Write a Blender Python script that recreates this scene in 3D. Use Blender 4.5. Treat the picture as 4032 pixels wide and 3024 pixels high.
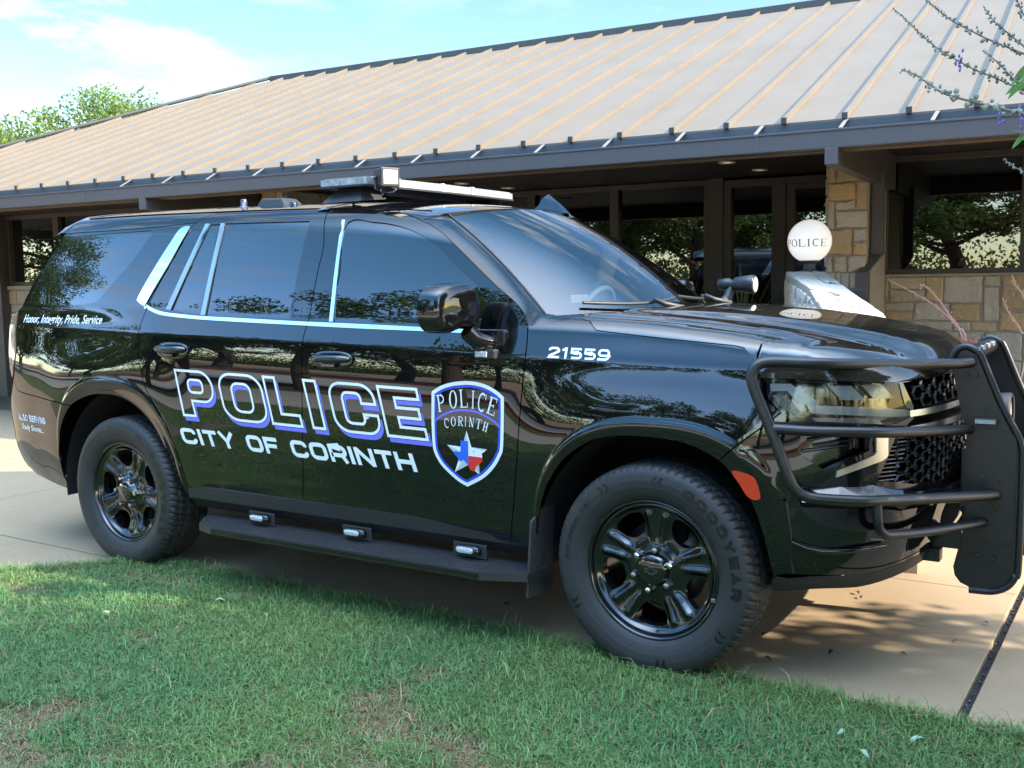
import bpy, math, random
import numpy as np
from mathutils import Vector, Matrix
from mathutils.geometry import delaunay_2d_cdt
for o in list(bpy.data.objects): bpy.data.objects.remove(o)
SC = bpy.context.scene
COL = SC.collection
# ---------------------------------------------------------------- camera
cam = bpy.data.objects.new('camera', bpy.data.cameras.new('camera')); COL.objects.link(cam); SC.camera = cam
cam.data.sensor_width = 36; cam.data.lens = 36 * 4088 / 4032; cam.data.clip_start = .05; cam.data.clip_end = 600
_y, _p, _r = .5695, .0991, -.0157
_f = Vector((-math.sin(_y) * math.cos(_p), math.cos(_y) * math.cos(_p), -math.sin(_p)))
_ri = Vector((math.cos(_y), math.sin(_y), 0)); _u = _ri.cross(_f)
_r2 = _ri * math.cos(_r) + _u * math.sin(_r); _u2 = _u * math.cos(_r) - _ri * math.sin(_r)
cam.matrix_world = Matrix(((_r2.x, _u2.x, -_f.x, 1.6525), (_r2.y, _u2.y, -_f.y, -4.4609), (_r2.z, _u2.z, -_f.z, 1.4942), (0, 0, 0, 1)))
# ---------------------------------------------------------------- sky, sun, exposure
SKY_LOW, SKY_HIGH, SKY_BACK = .36, 1.9, 2.7  # sky gains; extra brightness added overhead and behind the camera to fill the shade
SUN_DIR = Vector((1.57, .28, 1.0)).normalized()
SUN_EL = math.asin(SUN_DIR.z); SUN_AZ = math.atan2(SUN_DIR.x, SUN_DIR.y)
world = bpy.data.worlds.new('World'); SC.world = world; world.use_nodes = True
nt = world.node_tree; nt.nodes.clear()
def wn(t, **k):
    n = nt.nodes.new(t)
    for a, b in k.items(): setattr(n, a, b)
    return n
wo = wn('ShaderNodeOutputWorld'); bg = wn('ShaderNodeBackground'); sky = wn('ShaderNodeTexSky')
sky.sky_type = 'NISHITA'; sky.sun_disc = False; sky.sun_elevation = SUN_EL; sky.sun_rotation = SUN_AZ
sky.altitude = 200; sky.air_density = 1.0; sky.dust_density = .6; sky.ozone_density = 1.0
tc = wn('ShaderNodeTexCoord'); mp = wn('ShaderNodeMapping'); mp.inputs['Scale'].default_value = (1, 1, 3.2)
no = wn('ShaderNodeTexNoise'); no.inputs['Scale'].default_value = 5.2; no.inputs['Detail'].default_value = 9; no.inputs['Roughness'].default_value = .62
no2 = wn('ShaderNodeTexNoise'); no2.inputs['Scale'].default_value = 1.5; no2.inputs['Detail'].default_value = 3
mp2 = wn('ShaderNodeMapping'); mp2.inputs['Location'].default_value = (3.1, 1.7, .4)
rp = wn('ShaderNodeValToRGB'); rp.color_ramp.elements[0].position = .50; rp.color_ramp.elements[1].position = .72
rp2 = wn('ShaderNodeValToRGB'); rp2.color_ramp.elements[0].position = .42; rp2.color_ramp.elements[1].position = .60
mu = wn('ShaderNodeMath', operation='MULTIPLY'); mu2 = wn('ShaderNodeMath', operation='MULTIPLY'); mu2.inputs[1].default_value = .8
mx = wn('ShaderNodeMix', data_type='RGBA'); mx.inputs['B'].default_value = (2.1, 2.15, 2.3, 1)
L = nt.links.new
L(tc.outputs['Generated'], mp.inputs['Vector']); L(mp.outputs[0], no.inputs['Vector'])
L(tc.outputs['Generated'], mp2.inputs['Vector']); L(mp2.outputs[0], no2.inputs['Vector'])
sx = wn('ShaderNodeSeparateXYZ'); L(tc.outputs['Generated'], sx.inputs[0])
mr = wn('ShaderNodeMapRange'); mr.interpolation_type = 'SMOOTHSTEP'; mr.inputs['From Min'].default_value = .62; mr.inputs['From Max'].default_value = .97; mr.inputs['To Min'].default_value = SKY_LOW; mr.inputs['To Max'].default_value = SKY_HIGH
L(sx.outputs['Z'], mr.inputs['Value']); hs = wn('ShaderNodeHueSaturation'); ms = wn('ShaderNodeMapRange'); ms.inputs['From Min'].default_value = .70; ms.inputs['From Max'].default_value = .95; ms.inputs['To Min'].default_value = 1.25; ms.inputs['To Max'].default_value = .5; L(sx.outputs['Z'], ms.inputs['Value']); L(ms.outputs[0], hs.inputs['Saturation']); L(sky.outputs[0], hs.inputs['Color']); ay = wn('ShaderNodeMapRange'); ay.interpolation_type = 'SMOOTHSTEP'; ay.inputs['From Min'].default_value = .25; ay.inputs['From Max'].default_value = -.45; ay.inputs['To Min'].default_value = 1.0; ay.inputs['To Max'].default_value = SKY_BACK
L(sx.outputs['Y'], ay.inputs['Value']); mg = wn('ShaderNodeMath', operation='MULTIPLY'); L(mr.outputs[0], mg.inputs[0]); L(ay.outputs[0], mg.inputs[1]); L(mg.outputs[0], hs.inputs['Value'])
mh = wn('ShaderNodeMapRange'); mh.inputs['From Max'].default_value = .6; mh.inputs['To Min'].default_value = .522; mh.inputs['To Max'].default_value = .488; L(sx.outputs['Z'], mh.inputs['Value']); L(mh.outputs[0], hs.inputs['Hue'])
L(no.outputs['Fac'], rp.inputs[0]); L(no2.outputs['Fac'], rp2.inputs[0]); L(rp.outputs[0], mu.inputs[0]); L(rp2.outputs[0], mu.inputs[1])
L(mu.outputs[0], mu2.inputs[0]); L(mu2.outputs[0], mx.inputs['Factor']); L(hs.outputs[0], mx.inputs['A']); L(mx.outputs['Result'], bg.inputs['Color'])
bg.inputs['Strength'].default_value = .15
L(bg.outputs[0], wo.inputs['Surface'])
sun = bpy.data.objects.new('sun', bpy.data.lights.new('sun', 'SUN')); COL.objects.link(sun)
sun.data.energy = 2.0; sun.data.angle = math.radians(.53); sun.data.color = (1.0, .89, .74)
sun.rotation_euler = SUN_DIR.to_track_quat('Z', 'Y').to_euler()
SC.view_settings.view_transform = 'Standard'; SC.view_settings.look = 'None'; SC.view_settings.exposure = 2.8; SC.view_settings.gamma = 1
SC.cycles.use_denoising = True; SC.cycles.max_bounces = 8; SC.cycles.transparent_max_bounces = 16
SC.cycles.sample_clamp_indirect = 8; SC.cycles.caustics_reflective = False; SC.cycles.caustics_refractive = False
RNG = np.random.default_rng(7); random.seed(7)
# ---------------------------------------------------------------- object helpers
def tag(o, label=None, cat=None, group=None, kind=None):
    if label: o['label'] = label
    if cat: o['category'] = cat
    if group: o['group'] = group
    if kind: o['kind'] = kind
    return o
def thing(name, label, cat, loc=(0, 0, 0), rz=0, group=None):
    o = bpy.data.objects.new(name, None); COL.objects.link(o); o.location = loc; o.rotation_euler = (0, 0, rz); o.empty_display_size = .1
    return tag(o, label, cat, group)
def empty(name, parent, loc=(0, 0, 0)):
    o = bpy.data.objects.new(name, None); COL.objects.link(o); o.location = loc; o.parent = parent; o.empty_display_size = .05
    return o
def link(name, me, parent=None, mats=()):
    o = bpy.data.objects.new(name, me); COL.objects.link(o)
    if parent: o.parent = parent
    for m in mats: me.materials.append(m)
    return o
def children(o): return [c for c in bpy.data.objects if c.parent == o]
def dup(root, loc=None, parent=None):
    def cp(o, par):
        c = o.copy(); COL.objects.link(c); c.parent = par
        for ch in children(o): cp(ch, c)
        return c
    r = cp(root, parent if parent else root.parent)
    if loc is not None: r.location = loc
    return r
def curve(pts, n=6, closed=False):
    P = np.asarray(pts, float)
    if len(P) < 3 and not closed:
        t = np.linspace(0, 1, n + 1)[:, None]; return P[0] * (1 - t) + P[1] * t
    Q = np.vstack([P[-1], P, P[:2]]) if closed else np.vstack([2 * P[0] - P[1], P, 2 * P[-1] - P[-2]])
    out = []
    t = np.arange(n) / n; t = t[:, None]
    for i in range(len(Q) - 3):
        a, b, c, d = Q[i:i + 4]
        out.append(.5 * (2 * b + (c - a) * t + (2 * a - 5 * b + 4 * c - d) * t ** 2 + (3 * b - a - 3 * c + d) * t ** 3))
    if not closed: out.append(P[-1:])
    return np.vstack(out)
def join(*segs):
    out = []
    for s in segs:
        for p in np.asarray(s, float):
            if not out or np.hypot(*(p - out[-1])) > 1e-4: out.append(p)
    if np.hypot(*(out[0] - out[-1])) < 1e-4: out.pop()
    return np.array(out)
def area(l): x, y = l[:, 0], l[:, 1]; return .5 * np.sum(x * np.roll(y, -1) - np.roll(x, -1) * y)
def inset(l, d):
    """move a closed loop inwards by d"""
    l = np.asarray(l, float)
    if area(l) < 0: l = l[::-1]
    e = np.roll(l, -1, 0) - l; e /= np.linalg.norm(e, axis=1)[:, None] + 1e-12
    nn = np.stack([-e[:, 1], e[:, 0]], 1); m = nn + np.roll(nn, 1, 0)
    q = (m * nn).sum(1)[:, None]
    return l + d * m / np.maximum(q, .35)
def inside(l, P):
    x, y = P[:, 0], P[:, 1]; r = np.zeros(len(P), bool); a = l; b = np.roll(l, -1, 0)
    for (x0, y0), (x1, y1) in zip(a, b):
        if y0 == y1: continue
        c = (y0 > y) != (y1 > y)
        r ^= c & (x < (x1 - x0) * (y - y0) / (y1 - y0) + x0)
    return r
def cdt(loops, keep, grid=None, eps=1e-6):
    """triangulate the plane cut by closed loops; keep(centroids) says which triangles stay"""
    vs = []; es = []
    for l in loops:
        k = len(vs); n = len(l); vs += [Vector((float(p[0]), float(p[1]))) for p in l]; es += [(k + i, k + (i + 1) % n) for i in range(n)]
    if grid is not None: vs += [Vector((float(p[0]), float(p[1]))) for p in grid]
    r = delaunay_2d_cdt(vs, es, [], 0, eps)
    V = np.array([(v.x, v.y) for v in r[0]]); F = np.array([f for f in r[2] if len(f) == 3], int)
    F = F[keep(V[F].mean(1))]
    used, inv = np.unique(F, return_inverse=True)
    return V[used], inv.reshape(-1, 3)
def rawmesh(name, V, F, N=None, mat_index=None, smooth=True):
    me = bpy.data.meshes.new(name); me.from_pydata([tuple(v) for v in V], [], [tuple(int(i) for i in f) for f in F])
    if smooth: me.polygons.foreach_set('use_smooth', [True] * len(me.polygons))
    if mat_index is not None: me.polygons.foreach_set('material_index', mat_index)
    me.update()
    if N is not None: me.normals_split_custom_set_from_vertices([tuple(n) for n in N])
    return me
def gridpts(l, step):
    lo, hi = l.min(0), l.max(0)
    X, Y = np.meshgrid(np.arange(lo[0] + step / 2, hi[0], step), np.arange(lo[1] + step / 2, hi[1], step))
    return np.stack([X.ravel(), Y.ravel()], 1)
def iso_rows():
    out = []
    for cx, cz, ax, az in ((.05, .39, .545, .60), (-3.10, .40, .545, .628)):
        t = np.linspace(-.35, np.pi + .35, 190); sg = lambda v: np.sign(v) * np.abs(v) ** .8
        for e in (.93, .945, .955, .966, .9775, .989, 1.0, 1.012, 1.03): out.append(np.column_stack([cx + ax * e * sg(np.cos(t)), cz + az * e * sg(np.sin(t))]))
    x = np.arange(-4.3, .5, .02)
    for d in (-.035, -.018, -.008, -.002, .004, .010, .022): out.append(np.column_stack([x, zcrease(x) + d]))
    for d in (-.67, -.66, -.652, -.645, -.635): out.append(np.column_stack([x, zcrease(x) + d]))
    return np.vstack(out)
def panel_data(M, outer, holes=(), step=.025, off=0., flange=.012, gap=.0025, flip=1):
    outer = inset(outer, gap); holes = [inset(h, -gap * .3) for h in holes]
    g = gridpts(outer, step); core = inset(outer, step * .35)
    k = inside(core, g)
    for h in holes: k &= ~inside(inset(h, -step * .35), g)
    keep = lambda c: inside(outer, c) & ~np.any([inside(h, c) for h in holes], axis=0) if holes else inside(outer, c)
    g = g[k]
    if step < .018 and M in (M_cab, M_nose):
        r = iso_rows(); w = Ws(r[:, 0], r[:, 1]); r = np.column_stack([r[:, 0], np.arctan2(r[:, 1] - (1.25 if M is M_cab else .85), w)]); core = inset(outer, .003)
        r = r[inside(core, r)]
        for h in holes: r = r[~inside(inset(h, -.003), r)]
        if len(r):
            far = np.array([np.min(np.abs(r[:, 0] - p[0]) + np.abs(r[:, 1] - p[1])) > .008 for p in g]); g = np.vstack([g[far], r])
    V, F = cdt([outer] + holes, keep, g)
    P = M(V[:, 0], V[:, 1]); N = normals(M, V[:, 0], V[:, 1])
    ref = P - np.stack([np.clip(P[:, 0], -3.5, .2), 0 * P[:, 0], 0 * P[:, 0] + .95], 1)
    if np.median((N * ref).sum(1)) < 0: N = -N
    P = P + N * off
    fn = np.cross(P[F[:, 1]] - P[F[:, 0]], P[F[:, 2]] - P[F[:, 0]])
    bad = (fn * N[F[:, 0]]).sum(1) < 0; F[bad] = F[bad][:, ::-1]
    if flange:
        from collections import Counter
        cnt = Counter(tuple(sorted(e)) for f in F for e in ((f[0], f[1]), (f[1], f[2]), (f[2], f[0])))
        be = [(a, b) for f in F for a, b in ((f[0], f[1]), (f[1], f[2]), (f[2], f[0])) if cnt[tuple(sorted((a, b)))] == 1]
        k = len(P); EV = []; EN = []; EF = []
        for a, b in be:
            n = np.cross(P[b] - P[a], N[a]); n /= np.linalg.norm(n) + 1e-12
            j = k + len(EV); EV += [P[a], P[b], P[b] - N[b] * flange, P[a] - N[a] * flange]; EN += [n] * 4; EF.append((j + 1, j, j + 3, j + 2))
        return np.vstack([P, EV]), [tuple(f) for f in F] + EF, np.vstack([N, EN])
    return P, [tuple(f) for f in F], N
def merge(parts):
    V = []; F = []; N = []; k = 0
    for v, f, n in parts:
        V.append(v); N.append(n); F += [tuple(i + k for i in q) for q in f]; k += len(v)
    return np.vstack(V), F, np.vstack(N)
def flipy(d):
    V, F, N = d; s = np.array([1, -1, 1]); return V * s, [f[::-1] for f in F], N * s
def panel(name, M, outer, mat, parent, holes=(), both=True, **k):
    d = panel_data(M, outer, holes, **k)
    o = link(name, rawmesh(name, *d), parent, [mat])
    if both: link(name, rawmesh(name, *flipy(d)), parent, [mat])
    return o
class MB:
    """collects faces for one mesh"""
    def __init__(s): s.v = []; s.f = []; s.s = []; s.m = []; s.mi = 0
    def add(s, V, F, smooth=False):
        k = len(s.v); s.v += [tuple(float(c) for c in p) for p in V]; s.f += [tuple(int(i) + k for i in f) for f in F]; s.s += [smooth] * len(F); s.m += [s.mi] * len(F)
        return s
    def box(s, x0, x1, y0, y1, z0, z1, R=None, at=(0, 0, 0)):
        V = np.array([(x, y, z) for x in (x0, x1) for y in (y0, y1) for z in (z0, z1)], float)
        if R is not None: V = V @ np.asarray(R).T
        return s.add(V + np.array(at), [(0, 1, 3, 2), (4, 6, 7, 5), (0, 4, 5, 1), (2, 3, 7, 6), (0, 2, 6, 4), (1, 5, 7, 3)])
    def hexa(s, V):                                           # 8 corners: bottom ring then top ring
        return s.add(V, [(3, 2, 1, 0), (4, 5, 6, 7), (0, 1, 5, 4), (1, 2, 6, 5), (2, 3, 7, 6), (3, 0, 4, 7)])
    def tube(s, path, r, n=12, cap=True, closed=False):
        P = np.asarray(path, float); m = len(P); rr = np.broadcast_to(np.asarray(r, float), (m,))
        T = np.roll(P, -1, 0) - np.roll(P, 1, 0) if closed else np.gradient(P, axis=0)
        T /= np.linalg.norm(T, axis=1)[:, None] + 1e-12
        u = np.cross(T[0], (0, 0, 1) if abs(T[0][2]) < .9 else (1, 0, 0)); V = []
        a = np.arange(n) * 2 * np.pi / n
        for i in range(m):
            u = u - T[i] * (u @ T[i]); u /= np.linalg.norm(u) + 1e-12; w = np.cross(T[i], u)
            V.append(P[i] + rr[i] * (np.cos(a)[:, None] * u + np.sin(a)[:, None] * w))
        F = [(i * n + j, i * n + (j + 1) % n, ((i + 1) % m) * n + (j + 1) % n, ((i + 1) % m) * n + j) for i in range(m if closed else m - 1) for j in range(n)]
        s.add(np.vstack(V), F, True)
        if cap and not closed: s.add(V[0], [tuple(range(n))[::-1]]); s.add(V[-1], [tuple(range(n))])
        return s
    def lathe(s, prof, n=48, axis='z', at=(0, 0, 0), close=False, smooth=True):
        """prof: (radius, height) pairs"""
        pr = np.asarray(prof, float); a = np.arange(n) * 2 * np.pi / n; V = []
        for r, h in pr:
            c = np.stack([r * np.cos(a), r * np.sin(a), 0 * a + h], 1)
            if axis == 'y': c = np.stack([c[:, 0], -c[:, 2], c[:, 1]], 1)
            if axis == 'x': c = np.stack([c[:, 2], c[:, 0], c[:, 1]], 1)
            V.append(c + np.array(at))
        m = len(pr); F = [(i * n + j, i * n + (j + 1) % n, ((i + 1) % m) * n + (j + 1) % n, ((i + 1) % m) * n + j) for i in range(m if close else m - 1) for j in range(n)]
        return s.add(np.vstack(V), F, smooth)
    def extrude(s, loop, holes, to3, t0, t1, smooth=False):
        """flat shape given by loops; to3(uv array, t) gives points; a plate from t0 to t1"""
        loop = np.asarray(loop, float); holes = [np.asarray(h, float) for h in holes]
        V, F = cdt([loop] + holes, lambda c: inside(loop, c) & ~np.any([inside(h, c) for h in holes], axis=0) if holes else inside(loop, c))
        s.add(to3(V, t0), F[:, ::-1]); s.add(to3(V, t1), F)
        for l in [loop] + holes:
            n = len(l); A = np.vstack([to3(l, t0), to3(l, t1)])
            s.add(A, [(i, (i + 1) % n, n + (i + 1) % n, n + i) for i in range(n)], smooth)
        return s
    def ball(s, c, r, n=16, m=10, p=1.0):
        r = np.broadcast_to(np.asarray(r, float), (3,)); V = []; F = []
        sg = lambda t: np.sign(t) * np.abs(t) ** p
        for i in range(m + 1):
            t = np.pi * i / m - np.pi / 2
            for j in range(n):
                a = 2 * np.pi * j / n; V.append((c[0] + r[0] * sg(math.cos(t)) * sg(math.cos(a)), c[1] + r[1] * sg(math.cos(t)) * sg(math.sin(a)), c[2] + r[2] * sg(math.sin(t))))
        F = [(i * n + j, i * n + (j + 1) % n, (i + 1) * n + (j + 1) % n, (i + 1) * n + j) for i in range(m) for j in range(n)]
        return s.add(V, F, True)
    def build(s, name, mats, parent=None, bevel=0, loc=None, fix=True):
        me = bpy.data.meshes.new(name); me.from_pydata(s.v, [], s.f)
        me.polygons.foreach_set('use_smooth', s.s); me.polygons.foreach_set('material_index', s.m); me.update()
        if fix:
            import bmesh
            b = bmesh.new(); b.from_mesh(me); bmesh.ops.recalc_face_normals(b, faces=b.faces); b.to_mesh(me); b.free()
        o = link(name, me, parent, mats if isinstance(mats, (list, tuple)) else [mats])
        if loc is not None: o.location = loc
        if bevel:
            m = o.modifiers.new('bevel', 'BEVEL'); m.width = bevel; m.segments = 2; m.limit_method = 'ANGLE'; m.angle_limit = .7; m.harden_normals = False
        return o
# ---------------------------------------------------------------- materials
def mat(name, col=(.5, .5, .5), rough=.5, metal=0, ior=1.5, coat=0, coat_rough=.02, spec=.5, noise=None, bump=None, emit=None, attr=None):
    """noise: (scale, amount, second colour) or list of them; bump: (scale, strength, distance)"""
    m = bpy.data.materials.new(name); m.use_nodes = True; t = m.node_tree; b = t.nodes['Principled BSDF']
    b.inputs['Base Color'].default_value = (*col, 1); b.inputs['Roughness'].default_value = rough; b.inputs['Metallic'].default_value = metal
    b.inputs['IOR'].default_value = ior; b.inputs['Coat Weight'].default_value = coat; b.inputs['Coat Roughness'].default_value = coat_rough; b.inputs['Specular IOR Level'].default_value = spec
    src = None
    co = t.nodes.new('ShaderNodeTexCoord')
    if attr:
        a = t.nodes.new('ShaderNodeAttribute'); a.attribute_name = attr; src = a.outputs['Color']
    for q in (noise if isinstance(noise, list) else [noise] if noise else []):
        n = t.nodes.new('ShaderNodeTexNoise'); n.inputs['Scale'].default_value = q[0]; n.inputs['Detail'].default_value = 6; n.inputs['Roughness'].default_value = .65
        t.links.new(co.outputs['Object'], n.inputs['Vector'])
        r = t.nodes.new('ShaderNodeValToRGB'); w = q[3] if len(q) > 3 else .18; r.color_ramp.elements[0].position = .5 - w; r.color_ramp.elements[1].position = .5 + w
        t.links.new(n.outputs['Fac'], r.inputs[0])
        k = t.nodes.new('ShaderNodeMath'); k.operation = 'MULTIPLY'; k.inputs[1].default_value = q[1]; t.links.new(r.outputs[0], k.inputs[0])
        x = t.nodes.new('ShaderNodeMix'); x.data_type = 'RGBA'
        if src is None: x.inputs['A'].default_value = (*col, 1)
        else: t.links.new(src, x.inputs['A'])
        x.inputs['B'].default_value = (*q[2], 1); t.links.new(k.outputs[0], x.inputs['Factor']); src = x.outputs['Result']
    if src is not None: t.links.new(src, b.inputs['Base Color'])
    if bump:
        n = t.nodes.new('ShaderNodeTexNoise'); n.inputs['Scale'].default_value = bump[0]; n.inputs['Detail'].default_value = 6
        t.links.new(co.outputs['Object'], n.inputs['Vector'])
        p = t.nodes.new('ShaderNodeBump'); p.inputs['Strength'].default_value = bump[1]; p.inputs['Distance'].default_value = bump[2]
        t.links.new(n.outputs['Fac'], p.inputs['Height']); t.links.new(p.outputs[0], b.inputs['Normal'])
    if emit: b.inputs['Emission Color'].default_value = (*emit[0], 1); b.inputs['Emission Strength'].default_value = emit[1]
    return m
def leafmat(name, col, col2, trans=.45):
    m = bpy.data.materials.new(name); m.use_nodes = True; t = m.node_tree; b = t.nodes['Principled BSDF']; b.inputs['Roughness'].default_value = .5; b.inputs['Specular IOR Level'].default_value = .35
    a = t.nodes.new('ShaderNodeAttribute'); a.attribute_name = 'shade'
    x = t.nodes.new('ShaderNodeMix'); x.data_type = 'RGBA'; x.inputs['A'].default_value = (*col, 1); x.inputs['B'].default_value = (*col2, 1); t.links.new(a.outputs['Fac'], x.inputs['Factor'])
    t.links.new(x.outputs['Result'], b.inputs['Base Color'])
    tr = t.nodes.new('ShaderNodeBsdfTranslucent'); t.links.new(x.outputs['Result'], tr.inputs['Color'])
    s = t.nodes.new('ShaderNodeMixShader'); s.inputs[0].default_value = trans; t.links.new(b.outputs[0], s.inputs[1]); t.links.new(tr.outputs[0], s.inputs[2])
    t.links.new(s.outputs[0], t.nodes['Material Output'].inputs['Surface']); return m
def glassmat(name, tint, clear, ior=1.6):
    """thin pane: tinted see-through under a mirror coat that grows with the angle"""
    m = bpy.data.materials.new(name); m.use_nodes = True; t = m.node_tree; t.nodes.remove(t.nodes['Principled BSDF'])
    g = t.nodes.new('ShaderNodeBsdfGlossy'); g.inputs['Roughness'].default_value = 0.0; g.inputs['Color'].default_value = (1, 1, 1, 1)
    tr = t.nodes.new('ShaderNodeBsdfTransparent'); tr.inputs['Color'].default_value = (*tint, 1)
    df = t.nodes.new('ShaderNodeBsdfDiffuse'); df.inputs['Color'].default_value = (.004, .005, .006, 1)
    a = t.nodes.new('ShaderNodeMixShader'); a.inputs[0].default_value = clear; t.links.new(df.outputs[0], a.inputs[1]); t.links.new(tr.outputs[0], a.inputs[2])
    fr = t.nodes.new('ShaderNodeFresnel'); fr.inputs['IOR'].default_value = ior
    b = t.nodes.new('ShaderNodeMixShader'); t.links.new(fr.outputs[0], b.inputs[0]); t.links.new(a.outputs[0], b.inputs[1]); t.links.new(g.outputs[0], b.inputs[2])
    t.links.new(b.outputs[0], t.nodes['Material Output'].inputs['Surface']); return m
PAINT = mat('black_paint', (.0035, .0035, .004), .16, ior=1.45, coat=1, coat_rough=.0, spec=.0); PAINT.node_tree.nodes['Principled BSDF'].inputs['Coat IOR'].default_value = 1.7
GLOSS = mat('gloss_black', (.004, .004, .005), .06, ior=1.8)
POWDER = mat('powder_coat', (.012, .012, .013), .36, ior=1.55, bump=(900, .08, .0005))
PLASTIC = mat('grey_black_plastic', (.018, .018, .02), .5, bump=(700, .1, .0005), noise=(9, .35, (.035, .034, .032)))
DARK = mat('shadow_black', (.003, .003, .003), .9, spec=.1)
RUBBER = mat('tyre_rubber', (.016, .0163, .0175), .62, noise=[(14, .5, (.032, .030, .028)), (120, .3, (.012, .012, .013))], bump=(300, .15, .001))
LETTER = mat('tyre_lettering', (.005, .005, .006), .3)
RIM = mat('rim_black', (.005, .005, .006), .13, ior=1.7)
CHROME = mat('chrome', (.75, .76, .78), .05, metal=1)
SATIN = mat('satin_silver', (.42, .42, .43), .3, metal=1)
STEEL = mat('brake_steel', (.18, .17, .16), .45, metal=1)
PRIVACY = glassmat('privacy_glass', (.02, .025, .03), .25, 1.9)
CLEARGL = glassmat('front_glass', (.30, .36, .38), .7, 1.85)
SCREEN = glassmat('windscreen_glass', (.55, .62, .64), .85, 2.15)
LENS = glassmat('clear_lens', (.94, .96, .97), .96, 1.38)
WHITE = mat('white_vinyl', (.80, .82, .84), .35); BLUE = mat('blue_vinyl', (.03, .07, .62), .35); LILAC = mat('lilac_vinyl', (.17, .17, .72), .35)
RED = mat('red_vinyl', (.75, .03, .03), .35); GREYV = mat('grey_vinyl', (.42, .45, .47), .4)
AMBER = mat('orange_marker', (.72, .045, .012), .12, ior=1.6, coat=1); TAILRED = mat('tail_lamp_red', (.32, .012, .012), .06, ior=1.6, coat=1)
LEDW = mat('led_lens', (.62, .66, .66), .15, noise=(160, .8, (.12, .14, .14), .1), coat=1)
LEDY = mat('warm_lens', (.80, .76, .50), .4, noise=(60, .4, (.62, .58, .4)))
INTER = mat('cabin_grey', (.06, .062, .066), .6); INTLT = mat('cabin_light_grey', (.22, .22, .22), .6)
# ---------------------------------------------------------------- car surface functions (metres; x forward, z up, front axle at x=0)
def sstep(a, b, x):
    t = np.clip((x - a) / (b - a), 0, 1)
    return t * t * (3 - 2 * t)
_TK = [(-1.0, -40), (-.90, -35), (-.80, -20), (-.72, -10), (-.66, -2.5), (-.645, -8.5), (-.55, -7), (-.40, -4), (-.25, -1),
       (-.12, 2.5), (-.012, 6), (.006, 20), (.09, 20), (.13, 14), (.20, 15.5), (.30, 18.5), (.45, 22), (.70, 26)]
_h = np.arange(-1.0, .72, .002)
_s = -np.tan(np.radians(np.interp(_h, [k[0] for k in _TK], [k[1] for k in _TK])))
_w = np.concatenate([[0], np.cumsum((_s[1:] + _s[:-1]) * .001)])
_w += 1.008 - np.interp(-.30, _h, _w)
def zcrease(x):
    return 1.201 - .0275 * (x + .507)
def Ws(x, z):
    x = np.asarray(x, float); z = np.asarray(z, float)
    h = z - zcrease(x)
    w = np.interp(h, _h, _w)
    rr = np.clip((-3.05 - x) / 1.2, 0, 2)
    w = w - .055 * rr ** 2 - .075 * rr ** 6
    f = np.clip((x + .1) / .6, 0, 3)
    w = w - .022 * f ** 2
    w = w - .032 * sstep(-.62, -.05, x) * sstep(-.38, -.02, h) * (1 - .3 * sstep(0, .1, h))
    w = w - .020 * sstep(-2.7, -3.3, x) * sstep(-.30, -.02, h) * (1 - sstep(0, .12, h))
    for cx, cz, ax, az in ((.05, .39, .545, .60), (-3.10, .40, .545, .628)):
        e = (np.abs((x - cx) / ax) ** 2.5 + np.abs((z - cz) / az) ** 2.5) ** .4
        fl = 1 - sstep(.955, 1.0, e)
        w = w + .020 * fl * sstep(.30, .42, z) - .02 * sstep(.97, .80, e) * sstep(.30, .42, z)
        w = w + .012 * (1 - sstep(1.0, 1.45, e)) * (1 - fl) * (1 - sstep(-.1, .05, h))
    return w
def Rz(x, y):
    xc = [-4.3, -3.95, -3.6, -3.2, -2.7, -2.2, -1.8, -1.5, -1.2, -1.0, -.8]
    zc = [1.925, 1.945, 1.953, 1.952, 1.942, 1.930, 1.916, 1.898, 1.868, 1.840, 1.80]
    z = _spl(xc, zc, x)
    return z - .14 * y ** 2
def _spl(xk, yk, x):
    xk = np.asarray(xk, float); yk = np.asarray(yk, float); x = np.asarray(x, float)
    d = np.gradient(yk, xk)
    i = np.clip(np.searchsorted(xk, x) - 1, 0, len(xk) - 2)
    hh = xk[i + 1] - xk[i]; t = (x - xk[i]) / hh
    a = yk[i]; b = yk[i + 1]; m0 = d[i] * hh; m1 = d[i + 1] * hh
    v = (2 * t ** 3 - 3 * t ** 2 + 1) * a + (t ** 3 - 2 * t ** 2 + t) * m0 + (-2 * t ** 3 + 3 * t ** 2) * b + (t ** 3 - t ** 2) * m1
    v = np.where(x < xk[0], yk[0] + d[0] * (x - xk[0]), v)
    return np.where(x > xk[-1], yk[-1] + d[-1] * (x - xk[-1]), v)
def Hz(x, y):
    ya = np.abs(y)
    zc = _spl([-.7, -.3, 0, .3, .55, .75, .9, 1.0], [1.385, 1.378, 1.366, 1.340, 1.305, 1.266, 1.222, 1.18], x)
    zs = _spl([-.7, -.3, 0, .3, .55, .75, .9, 1.0], [1.375, 1.367, 1.350, 1.317, 1.277, 1.232, 1.180, 1.13], x)
    yr = .50 - .10 * sstep(-.3, .9, x)                        # raised centre of the hood
    k = sstep(yr + .10, yr - .05, ya)
    z = zs + (zc - zs) * k
    z = z - .030 * np.clip(ya - .2, 0, 1) ** 2 - .012 * ya ** 2
    z = z + .014 * np.exp(-((ya - .74 + .05 * x) / .05) ** 2) * sstep(.75, .4, x)
    return z
def Xf(y, z):
    ya = np.abs(y)
    xc = _spl([.20, .30, .38, .46, .60, .75, .90, 1.05, 1.15, 1.22, 1.32], [.70, .80, .86, .92, .965, .975, .975, .965, .95, .925, .87], z)
    return xc - .19 * ya ** 2 - .34 * ya ** 6
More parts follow.
